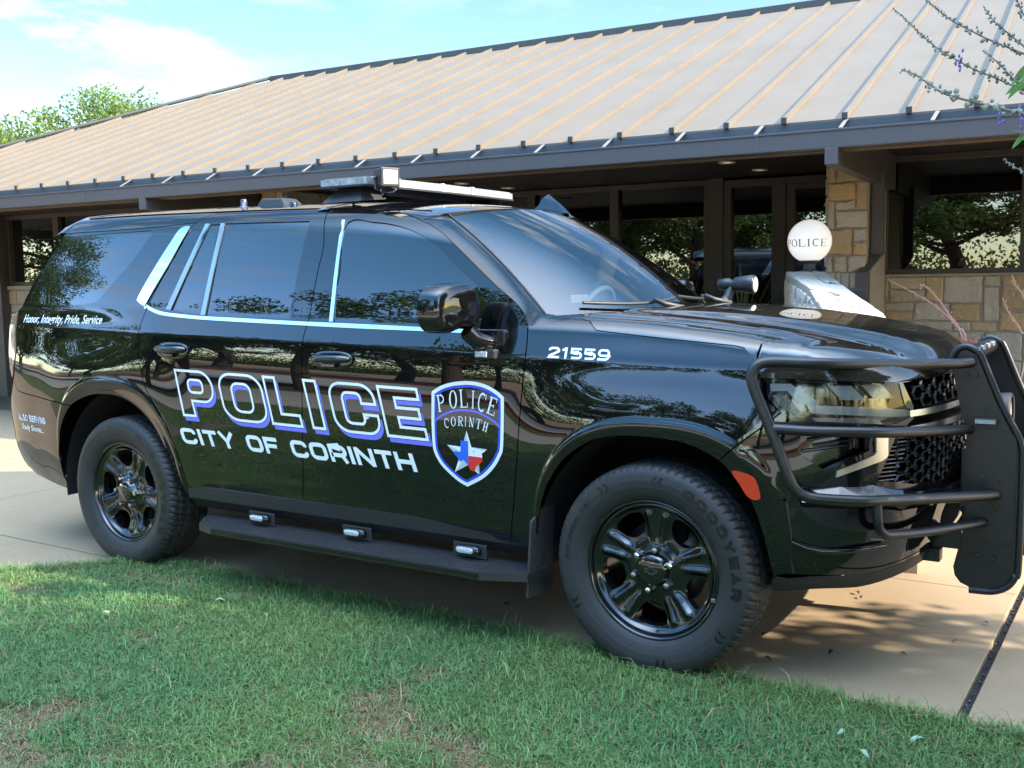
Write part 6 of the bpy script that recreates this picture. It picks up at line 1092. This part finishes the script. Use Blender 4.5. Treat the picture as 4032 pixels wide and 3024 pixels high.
def sans(c, w, t):
    """list of (outer, hole or None); wide square-shouldered letters"""
    a, b, y0, y1 = t / 2, w - t / 2, t / 2, 1 - t / 2; r = .24; m = .5; S_ = lambda P: [(s, None) for s in stroke(P, t)]
    if c in 'O0': o, h = ring(rbox(a, y0, b, y1, r), t); return [(o, h)]
    if c == 'I': return S_([(w / 2, 0), (w / 2, 1)])
    if c == '1': return S_([(w * .62, 0), (w * .62, 1)]) + S_([(w * .1, .72), (w * .62, .93)])
    if c == 'C': return S_([(b, .34)] + arc(b - r, y0 + r, r, r, 0, -90)[:: 1] + arc(a + r, y0 + r, r, r, -90, -180) + arc(a + r, y1 - r, r, r, 180, 90) + arc(b - r, y1 - r, r, r, 90, 0) + [(b, .66)])
    if c == 'G': return S_([(w * .5, .46), (b, .46), (b, y0 + r)] + arc(b - r, y0 + r, r, r, 0, -90) + arc(a + r, y0 + r, r, r, -90, -180) + arc(a + r, y1 - r, r, r, 180, 90) + arc(b - r, y1 - r, r, r, 90, 0) + [(b, .68)])
    if c == 'T': return S_([(w / 2, 0), (w / 2, 1)]) + S_([(0, y1), (w, y1)])
    if c == 'Y': return S_([(w / 2, 0), (w / 2, .45)]) + S_([(t * .4, 1.0), (w / 2, .42), (w - t * .4, 1.0)])
    if c == 'F': return S_([(a, 0), (a, y1), (w, y1)]) + S_([(a, .48), (w * .9, .48)])
    if c == 'E': return S_([(w, y0), (a, y0), (a, y1), (w, y1)]) + S_([(a, m), (w * .95, m)])
    if c == 'L': return S_([(a, 1), (a, y0), (w, y0)])
    if c == 'H': return S_([(a, 0), (a, 1)]) + S_([(b, 0), (b, 1)]) + S_([(a, m), (b, m)])
    if c == 'N': return S_([(a, 0), (a, 1)]) + S_([(b, 0), (b, 1)]) + S_([(a * .9, .95), (w - a * .9, .05)])
    if c in 'PR':
        k = S_([(a, 0), (a, y1), (b - r, y1)] + arc(b - r, y1 - r, r, r, 90, 0) + arc(b - r, .42 + r * .8, r, r * .8, 0, -90) + [(a, .42)])
        return k + (S_([(b - r * .9, .42), (b, 0)]) if c == 'R' else [])
    if c == 'D': return S_([(a, y0), (a, y1), (b - r, y1)] + arc(b - r, y1 - r, r, r, 90, 0) + arc(b - r, y0 + r, r, r, 0, -90) + [(a, y0)])
    if c == 'A': return S_([(t * .45, 0), (w / 2, .97), (w - t * .45, 0)]) + S_([(w * .22, .26), (w * .78, .26)])
    if c == 'V': return S_([(t * .4, 1), (w / 2, .05), (w - t * .4, 1)])
    if c in 'S5': 
        q = .5
        if c == '5': return S_([(b, y1), (a, y1), (a, .56), (b - r, .56)] + arc(b - r, .56 - r * .9, r, r * .9, 90, 0) + arc(b - r, y0 + r * .9, r, r * .9, 0, -90) + [(a, y0)])
        return S_([(b, y1), (a + r, y1)] + arc(a + r, y1 - r, r, r, 90, 180) + arc(a + r, .5 + r, r, r, 180, 270)[1:] + arc(b - r, .5 - r, r, r, 90, 0) + arc(b - r, y0 + r, r, r, 0, -90) + [(a, y0)])
    if c == '2': return S_([(a, .72)] + arc(a + r, y1 - r, r, r, 180, 90) + arc(b - r, y1 - r, r, r, 90, 0) + [(b, .62), (a + .06, y0 + .1), (a + .02, y0), (w, y0)])
    if c == '9': o, h = ring(rbox(a, .42, b, y1, r * .9), t); return [(o, h)] + S_([(b, .6), (b, y0 + r)] + arc(b - r, y0 + r, r, r, 0, -90) + [(a, y0), (a, .22)])
    if c == '7': return S_([(0, y1), (b, y1), (w * .4, 0)])
    if c == '3': return S_([(a, y1), (b - r, y1)] + arc(b - r, y1 - r * .9, r, r * .9, 90, -90) + [(w * .4, .52)]) + S_([(w * .4, .52), (b - r, .52)] + arc(b - r, y0 + r, r, r, 90, -90) + [(a, y0)])
    if c == '/': return S_([(a, 0), (b, 1)])
    return []
def serif(c, w):
    """light letters with feet"""
    tk, th = .15, .055; S_ = lambda P, t: [(s, None) for s in stroke(P, t)]; foot = lambda x, y, l=.16: S_([(x - l, y), (x + l, y)], th)
    lo, hi = th / 2, 1 - th / 2
    if c == 'I': return S_([(w / 2, 0), (w / 2, 1)], tk) + foot(w / 2, lo) + foot(w / 2, hi)
    if c == 'L': return S_([(.2, 0), (.2, 1)], tk) + foot(.2, hi) + S_([(.04, lo), (w, lo)], th) + S_([(w - .02, 0), (w, .26)], th)
    if c == 'E': return S_([(.2, 0), (.2, 1)], tk) + S_([(.04, lo), (w, lo)], th) + S_([(.04, hi), (w - .05, hi)], th) + S_([(.2, .52), (w * .72, .52)], th) + S_([(w - .02, 0), (w, .25)], th) + S_([(w - .05, 1), (w - .05, .76)], th) + S_([(w * .72, .42), (w * .72, .62)], th)
    if c == 'O': o = np.array(arc(w / 2, .5, w / 2, .5, 0, 350, 36)); h = np.array(arc(w / 2, .5, w / 2 - tk, .5 - th, 0, 350, 36)); return [(o, h)]
    if c == 'C': return S_(arc(w / 2 + .02, .5, w / 2 - .06, .465, 52, 308, 26), .105) + S_([(w - .06, .66), (w - .06, .97)], th) + S_([(w * .22 - .06, .3), (w * .22 - .06, .7)], .07)
    if c in 'PR':
        k = S_([(.2, 0), (.2, 1)], tk) + foot(.2, lo) + S_([(.02, hi), (w * .55, hi)], th) + S_(arc(w * .55, .745, w * .36, .225, 90, -90, 14), .10) + S_([(.2, .5), (w * .56, .5)], th)
        return k + (S_([(w * .5, .5), (w * .92, .04)], tk * .9) + foot(w * .95, lo, .1) if c == 'R' else [])
    if c == 'N': return S_([(.14, 0), (.14, 1)], th * 1.2) + S_([(w - .14, 0), (w - .14, 1)], th * 1.2) + S_([(.1, .98), (w - .14, .02)], tk) + foot(.14, lo, .13) + foot(w - .14, hi, .13) + foot(.06, hi, .1)
    if c == 'T': return S_([(w / 2, 0), (w / 2, 1)], tk) + foot(w / 2, lo) + S_([(0, hi), (w, hi)], th) + S_([(.02, 1), (.0, .76)], th) + S_([(w - .02, 1), (w, .76)], th)
    if c == 'H': return S_([(.18, 0), (.18, 1)], tk) + S_([(w - .18, 0), (w - .18, 1)], tk) + S_([(.18, .5), (w - .18, .5)], th) + foot(.18, lo) + foot(.18, hi) + foot(w - .18, lo) + foot(w - .18, hi)
    return []
def glyph_mesh(shapes, to3, step=None):
    """shapes: list of (outer, hole) in letter space, already placed in a plane; returns points, faces"""
    loops = [l for s in shapes for l in s if l is not None]
    keep = lambda c: np.any([inside(o, c) & (~inside(h, c) if h is not None else True) for o, h in shapes], axis=0)
    g = None
    if step:
        al = np.vstack(loops); g = gridpts(al, step)
    V, F = cdt(loops, keep, g, 1e-7); P, N = to3(V)
    fn = np.cross(P[F[:, 1]] - P[F[:, 0]], P[F[:, 2]] - P[F[:, 0]]); bad = (fn * N[F[:, 0]]).sum(1) < 0; F[bad] = F[bad][:, ::-1]
    return P, [tuple(f) for f in F], N
def on_side(off):
    def f(V): P = M_side(V[:, 0], V[:, 1]); N = normals(M_side, V[:, 0], V[:, 1]); N = N * np.where(N[:, 1:2] > 0, -1, 1); return P + N * off, N
    return f
def place(shapes, A_, B_): return [tuple(None if l is None else np.asarray(l, float) @ A_.T + B_ for l in s) for s in shapes]
def write(text, x0, x1, z0, z1, h, slant, fn, wl, t, gap=.22, word=.55):
    """row of letters from (x0, z0) to (x1, z1), height h; x moves by slant*height towards the foot"""
    ws_ = [word if c == ' ' else wl.get(c, wl['*']) for c in text]; tot = sum(ws_) + gap * (len(text) - 1); k = (x1 - x0) / tot; out = []; p = 0
    for c, w in zip(text, ws_):
        if c != ' ': out += place(fn(c, w, t) if t else fn(c, w), np.array([[k, -slant * h], [k * (z1 - z0) / (x1 - x0), h]]), np.array([x0 + k * p + 0 * slant, z0 + (z1 - z0) * k * p / (x1 - x0)]))
        p += w + gap
    return out
def decal(name, shapes, m, parent, off=.0018, step=None, to3=None):
    P, F, N = glyph_mesh(shapes, to3 or on_side(off), step); return link(name, rawmesh(name, P, F, N), parent, [m])
DEC = empty('door_lettering', CAR)
# big outlined POLICE: white band, blue drop shadow
tl = np.array([[-2.564, 1.083], [-2.262, 1.0775], [-1.950, 1.0715], [-1.694, 1.0655], [-1.548, 1.062], [-1.258, 1.055]]); wd = [.262, .300, .200, .084, .270, .226]
def thick(c):
    t = .27; q = lambda *p: np.array(p, float)
    if c == 'P': return [(np.array([(0, 0), (.36, 0), (.36, .32), (.62, .32)] + arc(.68, .66, .32, .34, -90, 0, 8) + arc(.68, .66, .32, .34, 0, 90, 8)[1:] + [(0, 1)]), np.array(rbox(.34, .555, .68, .765, .07)))]
    if c == 'O': return [(np.array(rbox(0, 0, 1, 1, .32, 9)), np.array(rbox(.31, .24, .69, .76, .12)))]
    if c == 'L': return [(q((0, 0), (1, 0), (1, .27), (.42, .27), (.42, 1), (0, 1)), None)]
    if c == 'I': return [(q((0, 0), (1, 0), (1, 1), (0, 1)), None)]
    if c == 'C': return [(np.array([(1, .42), (.66, .42), (.66, .30)] + arc(.60, .30, .06, .07, 0, -90, 4) + arc(.40, .32, .09, .09, 270, 180, 4) + arc(.40, .68, .09, .09, 180, 90, 4) + arc(.58, .69, .08, .08, 90, 0, 4) + [(.66, .58), (1, .58)] + arc(.70, .70, .30, .30, 0, 90, 8) + arc(.30, .70, .30, .30, 90, 180, 8) + arc(.30, .30, .30, .30, 180, 270, 8) + arc(.70, .30, .30, .30, 270, 360, 8)), None)]
    if c == 'E': return [(q((0, 0), (1, 0), (1, .25), (.42, .25), (.42, .38), (.95, .38), (.95, .62), (.42, .62), (.42, .75), (1, .75), (1, 1), (0, 1)), None)]
big = []; 
for c, p, w in zip('POLICE', tl, wd):
    hgt = .236 - (p[0] + 2.564) * .0085; big += place(thick(c), np.array([[w, -.054], [w * -.018, hgt]]), np.array([p[0] + .054, p[1] - hgt]))
sd = np.array([.016, -.021]); bw = .0125
def region(loops, keepf, m, name, off, step=.03):
    V, F = cdt(loops, keepf, gridpts(np.vstack(loops), step), 1e-7); P, N = on_side(off)(V); fn = np.cross(P[F[:, 1]] - P[F[:, 0]], P[F[:, 2]] - P[F[:, 0]]); bad = (fn * N[F[:, 0]]).sum(1) < 0; F[bad] = F[bad][:, ::-1]
    return link(name, rawmesh(name, P, [tuple(f) for f in F], N), DEC, [m])
sol = lambda shp, c: np.any([inside(o, c) & (~inside(h, c) if h is not None else True) for o, h in shp], axis=0)
inn = [(inset(o, bw), inset(h, -bw) if h is not None else None) for o, h in big]; outl = [(inset(o, -.003), inset(h, .003) if h is not None else None) for o, h in big]
shd = [(o + sd, h + sd if h is not None else None) for o, h in big]; L_of = lambda s: [l for q in s for l in q if l is not None]
region(L_of(big) + L_of(inn), lambda c: sol(big, c) & ~sol(inn, c), WHITE, 'outline_letter', .0018)
region(L_of(outl) + L_of(shd), lambda c: sol(shd, c) & ~sol(outl, c), LILAC, 'letter_shadow', .0012)
WL = {'*': 1.12, 'I': .26, 'T': 1.0, 'F': .95, '1': .75, 'Y': 1.15}
decal('city_lettering', write('CITY OF CORINTH', -2.527, -1.052, .7075, .686, .080, .30, sans, WL, .235, .14, .6), WHITE, DEC)
decal('unit_number', write('21559', -.405, -.146, 1.1935, 1.1865, .0425, -.02, sans, {'*': 1.0, '1': .62}, .20, .16), WHITE, DEC)
# shield
so = curve(T['sh_out'][:7], 4); s2 = curve(T['sh_out'][7:14], 4); s3 = curve(T['sh_out'][13:], 4); so = join(curve(T['sh_out'][:8], 4), s2, s3)
si = inset(so, .0155); sb = inset(so, .0175); sb2 = inset(so, .026)
region([so, si], lambda c: inside(so, c) & ~inside(si, c), WHITE, 'shield_border', .0018); region([sb, sb2], lambda c: inside(sb, c) & ~inside(sb2, c), BLUE, 'shield_line', .0016)
ar = stroke(curve(T['sh_arc'], 4), .0085)[0]; region([ar], lambda c: inside(ar, c), LILAC, 'shield_arc', .0016)
stp = np.array(T['sh_star']); ce = stp.mean(0)
k = 0
for par, mt in ((0, mat('star_white', (.80, .82, .83), .35)), (1, mat('star_grey', (.50, .53, .56), .35))):
    tri = []
    for i in range(5): tip, a, b = stp[2 * i], stp[(2 * i + 1) % 10], stp[(2 * i - 1) % 10]; tri.append((np.array([ce, tip, a]) if par == 0 else np.array([ce, b, tip]), None))
    decal('star', tri, mt, DEC, .0014)
for nm, mt in (('tx_blue', mat('state_blue', (.02, .13, .66), .35)), ('tx_white', WHITE), ('tx_red', RED)): decal('state_outline', [(np.array(T[nm]), None)], mt, DEC, .0026)
s5 = [(ce + np.array([.0345 + .006 * (1 if i % 2 == 0 else .4) * math.sin(i * math.pi / 5), .0165 + .006 * (1 if i % 2 == 0 else .4) * math.cos(i * math.pi / 5)])) for i in range(10)]; decal('small_star', [(np.array(s5), None)], GREYV, DEC, .0032)
def arcword(text, key, wl):
    q = np.array(T[key]).reshape(-1, 2, 2); out = []
    for c, (b, t_) in zip(text, q):
        up = t_ - b; h = np.linalg.norm(up); w = wl * (.5 if c == 'I' else 1); ww = {'I': .55}.get(c, .78); rt = np.array([up[1], -up[0]]) / h * w; out += place(serif(c, ww), np.column_stack([rt / ww, up]), b - rt / 2)
    return out
decal('shield_word', arcword('POLICE', 'sh_l1', .040), WHITE, DEC, .0018); decal('shield_word', arcword('CORINTH', 'sh_l2', .025), WHITE, DEC, .0018)
# slanted script on the quarter panel, small lines on the rear bumper
def script(text, x0, x1, z0, h, m, shear=.45, name='script', bold=.0, off=.0018, z1=None):
    cu = bpy.data.curves.new('script', 'FONT'); cu.body = text; cu.shear = shear; cu.offset = bold; cu.resolution_u = 3; o = bpy.data.objects.new('script_source', cu); COL.objects.link(o)
    dg = bpy.context.evaluated_depsgraph_get(); me = bpy.data.meshes.new_from_object(o.evaluated_get(dg)); bpy.data.objects.remove(o)
    v = np.array([p.co[:2] for p in me.vertices]); F = [tuple(p.vertices) for p in me.polygons]; bpy.data.meshes.remove(me)
    v = (v - [v[:, 0].min(), 0]) / [np.ptp(v[:, 0]), .72]; V = np.column_stack([x0 + v[:, 0] * (x1 - x0), z0 + v[:, 1] * h + v[:, 0] * ((z1 - z0) if z1 else 0)]); P, N = on_side(off)(V)
    F = [f if np.cross(P[f[1]] - P[f[0]], P[f[2]] - P[f[0]]) @ N[f[0]] > 0 else f[::-1] for f in F]; return link(name, rawmesh(name, P, F, N), DEC, [m])
script('Honor, Integrity, Pride, Service', -3.935, -3.165, 1.300, .047, WHITE, .5, 'motto', .018)
decal('serving_line', write('ALSO SERVING', -4.055, -3.715, .7285, .7265, .038, -.0, sans, {'*': 1.0, 'I': .28}, .24, .16, .45), mat('pale_blue_vinyl', (.72, .75, .95), .35), DEC)
script('Shady Shores...', -4.03, -3.755, .6775, .034, WHITE, .25, 'town_line', .02, z1=.672)
# globe lettering
gR = .163
def on_globe(V):
    az = math.radians(3.5) + V[:, 0]; el = V[:, 1]; N = np.stack([np.sin(az) * np.cos(el), -np.cos(az) * np.cos(el), np.sin(el)], 1); return N * (gR + .0012) + np.array([0, 0, .237]), N
gl = []; p = -1.06; q = 2.12 / (5 * .92 + .6 + .12 * 5)
for c in 'POLICE': w = .6 if c == 'I' else .92; gl += place(serif(c, w), np.array([[q, 0], [0, .34]]), np.array([p, -.27])); p += (w + .12) * q
decal('lettering', gl, mat('black_letter', (.02, .02, .02), .5), globe, to3=on_globe, step=.08)
# a letter on the door glass
def on_door(V):
    P = np.column_stack([V[:, 0], np.full(len(V), E + .002), V[:, 1]]); return P, np.tile([0, -1., 0], (len(V), 1))
decal('door_letter', place(sans('A', 1, .26), np.array([[.085, 0], [0, .085]]), np.array([-.795, 2.165])), mat('cream_letter', (.7, .66, .55), .6), dr, to3=on_door)
# small state-flag sticker low on the door glass
for nm, x0, x1, z0, z1, cl in (('flag_field', -.80, -.74, 1.50, 1.60, (.03, .06, .25)), ('flag_stripe', -.74, -.66, 1.55, 1.60, (.7, .7, .7)), ('flag_stripe', -.74, -.66, 1.50, 1.55, (.55, .03, .04))):
    decal(nm, [(np.array([(x0, z0), (x1, z0), (x1, z1), (x0, z1)]), None)], mat(nm, cl, .5), dr, to3=on_door)
# ================================================================ WHEELS
def tyre_mesh():
    half = [(.262, -.098), (.270, -.112), (.288, -.124), (.318, -.135), (.345, -.1375), (.368, -.134), (.384, -.126), (.394, -.118)]
    tread = [(.3985, -.110), (.4015, -.098), (.403, -.075), (.4035, -.05), (.4045, -.025), (.405, 0)]
    pr = half + tread + [(r, -y) for r, y in tread[::-1][1:]] + [(r, -y) for r, y in half[::-1]]
    pr = np.array(pr); d = np.concatenate([[0], np.cumsum(np.hypot(*np.diff(pr, axis=0).T))]); tt = np.linspace(0, d[-1], 96); rr = np.interp(tt, d, pr[:, 0]); yy = np.interp(tt, d, pr[:, 1]); n = 720; a = np.arange(n) * 2 * np.pi / n
    Aa, Yy = np.meshgrid(a, yy, indexing='ij'); Rr = np.tile(rr, (n, 1)); ay = np.abs(Yy)
    def groove(x, w, s): return 1 - sstep(w, w + s, np.abs(x))
    ph = Aa * 74 / (2 * np.pi); zig = .35 * np.sin(2 * np.pi * ph / 2) * .012
    g = np.zeros_like(Rr)
    for y0 in (-.078, -.030, .030, .078): g = np.maximum(g, groove(Yy - y0 - zig * .5, .0035, .0025))
    fr = lambda x: np.abs((x + .5) % 1 - .5)
    lug = 1 - sstep(.09, .17, fr(ph + Yy * 9 + .25 * np.sign(Yy))); sip = (1 - sstep(.03, .07, fr(ph * 2 + Yy * 14)))
    g = np.maximum(g, lug * ((ay > .045)).astype(float)); g = np.maximum(g, .5 * sip * (ay < .11)); g = np.maximum(g, lug * .8 * (ay < .045) * sstep(.01, .03, ay))
    Rr = Rr - .0075 * g * sstep(.380, .396, Rr)
    # raised sidewall rings
    Yy = Yy + np.sign(Yy) * (.0016 * np.exp(-((Rr - .376) / .0025) ** 2) + .0014 * np.exp(-((Rr - .287) / .002) ** 2) + .0012 * np.exp(-((Rr - .301) / .0012) ** 2)) * (ay > .11)
    V = np.stack([Rr * np.cos(Aa), Yy, Rr * np.sin(Aa)], 2).reshape(-1, 3); V[:, 2] = np.maximum(V[:, 2], -.402)
    k = 96; i, j = np.meshgrid(np.arange(n), np.arange(k - 1), indexing='ij'); i2 = (i + 1) % n
    F = np.stack([i * k + j, i * k + j + 1, i2 * k + j + 1, i2 * k + j], 2).reshape(-1, 4); return rawmesh('tyre', V, F)
RO = .256
wins = []
for kk in range(5):
    a0 = math.radians(50 + 72 * kk); w = curve([(.136, -.13), (.160, -.30), (.195, -.335), (.218, -.27), (.224, 0), (.218, .27), (.195, .335), (.160, .30), (.136, .13)], 4, closed=True)
    wins.append(np.column_stack([w[:, 0] * np.cos(a0 + w[:, 1] * .95), w[:, 0] * np.sin(a0 + w[:, 1] * .95)]))
def M_rim(a, b):
    r = np.hypot(a, b); th = np.arctan2(b, a); y = np.interp(r, [0, .055, .075, .085, .12, .16, .20, .232, .245, .252, .258], [.055, .055, .057, .062, .070, .066, .060, .052, .040, .043, .062])
    for kk in range(5):
        dl = (th - math.radians(50 + 72 * kk) + np.pi) % (2 * np.pi) - np.pi
        y = y - .016 * np.exp(-((np.abs(dl) - .46) * r / .014) ** 2) * sstep(.095, .14, r) * sstep(.232, .205, r)
        e = ((r - .18) / .058) ** 2 + (dl * r / .075) ** 2; y = y + .012 * np.exp(-(e / 1.25) ** 2)
    return np.stack([a, -.118 + y - .02, b], 1)
def rim_data():
    outer = np.array(arc(0, 0, RO, RO, 0, 357, 120)); g = []
    for r in np.arange(.01, RO - .002, .0075):
        n = max(6, int(2 * np.pi * r / .009)); t = np.arange(n) * 2 * np.pi / n; g.append(np.stack([r * np.cos(t), r * np.sin(t)], 1))
    g = np.vstack(g); k = np.ones(len(g), bool)
    for h in wins: k &= ~inside(inset(h, -.003), g)
    V, F = cdt([outer] + wins, lambda c: inside(outer, c) & ~np.any([inside(h, c) for h in wins], axis=0), g[k]); P = M_rim(V[:, 0], V[:, 1]); N = normals(M_rim, V[:, 0], V[:, 1]); N *= np.where(N[:, 1:2] > 0, -1, 1)
    fn = np.cross(P[F[:, 1]] - P[F[:, 0]], P[F[:, 2]] - P[F[:, 0]]); bad = fn[:, 1] > 0; F[bad] = F[bad][:, ::-1]; parts = [(P, [tuple(f) for f in F], N)]
    for h in wins:
        n = len(h); p0 = M_rim(h[:, 0], h[:, 1]); c = h.mean(0); hh = c + (h - c) * .96; p1 = np.stack([hh[:, 0], p0[:, 1] + .035, hh[:, 1]], 1); nn = -(h - c); nn /= np.linalg.norm(nn, axis=1)[:, None]; nn = np.stack([nn[:, 0], 0 * nn[:, 0], nn[:, 1]], 1)
        parts.append((np.vstack([p0, p1]), [(i, (i + 1) % n, n + (i + 1) % n, n + i) for i in range(n)], np.vstack([nn, nn])))
    return merge(parts)
TYRE = tyre_mesh(); RIMD = rim_data(); RIMME = rawmesh('rim', *RIMD)
def on_wall(V):                                               # (angle clockwise from straight up, radius) on the outer sidewall
    th = np.pi / 2 - V[:, 0]; r = V[:, 1]; y = -np.interp(r, [.270, .288, .318, .345, .368, .384], [.112, .124, .135, .1375, .134, .126]) - .0014
    return np.stack([r * np.cos(th), y, r * np.sin(th)], 1), np.tile([0, -1., 0], (len(V), 1))
def walltext(text, a0, a1, r0, h, t, wl=None, gap=.25):
    out = write(text, a0, a1, 0, 0, 1, 0, sans, wl or {'*': .95, 'I': .3, '1': .6, ' ': .5}, t, gap); return [tuple(None if l is None else np.column_stack([l[:, 0], r0 + l[:, 1] * h]) for l in s) for s in out]
def chevron(a, sg, r0=.332, r1=.366): 
    m_ = (r0 + r1) / 2; d = .055 * sg; return [(np.array(p)[:: 1], None) for p in ([(a, r1), (a + d * .5, r1), (a + d, m_), (a + d * .5, r0), (a, r0), (a + d * .5, m_)],)]
def wheel(name_par, x, sg, spin, steer=0):
    w = empty('wheel', CAR, (x, sg * .8725, .405)); w.rotation_euler = (0, spin if sg < 0 else -spin, 0 if sg < 0 else math.pi)
    link('tyre', TYRE, w, [RUBBER] if not TYRE.materials else []); rm = link('rim', RIMME, w, [RIM] if not RIMME.materials else [])
    m = MB(); m.lathe([(.258, -.098), (.2605, -.106), (.2665, -.110), (.2675, -.100), (.262, -.092)], 96, axis='y', at=(0, 0, 0)) if False else m.lathe([(.252, .092), (.256, .103), (.262, .112), (.2675, .110), (.266, .100)], 96, axis='y'); m.build('rim_lip', RIM, w)
    m = MB(); m.lathe([(.255, .09), (.240, .05), (.228, -.08), (.225, -.10)], 64, axis='y'); m.build('rim_barrel', RIM, w)
    m = MB(); m.lathe([(.0, -.01), (.172, -.01), (.172, -.035), (0, -.035)], 48, axis='y'); m.build('brake_disc', STEEL, w)
    m = MB(); m.box(-.02, .10, -.02, .05, .10, .19); m.lathe([(0, .02), (.10, .02), (.10, -.05), (0, -.05)], 24, axis='y'); m.build('caliper', DARK, w, bevel=.01)
    m = MB(); m.lathe([(.098, .070), (.092, .074), (.086, .071), (.074, .073), (.066, .080), (.058, .108), (.050, .113), (0, .113)], 36, axis='y'); hc = m.build('hub_cap', GLOSS, w)
    bt = np.array([(-.020, -.006), (-.009, -.006), (-.007, -.012), (.011, -.012), (.009, -.006), (.020, -.006), (.022, .005), (.0105, .005), (.009, .012), (-.009, .012), (-.0105, .005), (-.022, .005)]) * 1.15
    bi = inset(bt, .0018); P_, F_, N_ = glyph_mesh([(bt, bi)], lambda V: (np.stack([V[:, 0], 0 * V[:, 0] - .1136, V[:, 1]], 1), np.tile([0, -1., 0], (len(V), 1)))); link('emblem', rawmesh('emblem', P_, F_, N_), w, [mat('emblem_line', (.10, .10, .10), .3)])
    for i in range(6):
        t = math.radians(20 + 60 * i); c = (.079 * math.cos(t), 0, .079 * math.sin(t)); m = MB(); m.lathe([(.0155, .074), (.0155, .088), (.0125, .098), (.0125, .104), (.0105, .1105), (.004, .1125), (0, .1125)], 6, axis='y', at=c, smooth=False); m.build('lug_nut', SATIN if i % 2 else CHROME, w)
    m = MB(); t = math.radians(-17); m.box(-.009, .009, -.118, -.104, -.007, .007, None, (.2605 * math.cos(t), 0, .2605 * math.sin(t))); m.build('balance_weight', SATIN, w, bevel=.002)
    sh_ = walltext('GOODYEAR', .42, 1.74, .326, .036, .27) ; sh_ = [s for s in sh_]
    sh_ += walltext('275/55R20 113V', -1.55, -.78, .336, .017, .2, gap=.3)
    for a in (-.55, -.62, .17, .10, 2.2, 2.13, -2.0, -2.07, 3.0, 2.93): sh_ += chevron(a, 1 if a in (-.55, -.62, 2.2, 2.13, 3.0, 2.93) else -1)
    P_, F_, N_ = glyph_mesh(sh_, on_wall); link('sidewall_lettering', rawmesh('sidewall_lettering', P_, F_, N_), w, [LETTER])
    return w
wheel('', .031, -1, .0); wheel('', -3.04, -1, math.radians(22)); wheel('', .031, 1, .3); wheel('', -3.04, 1, 1.1)
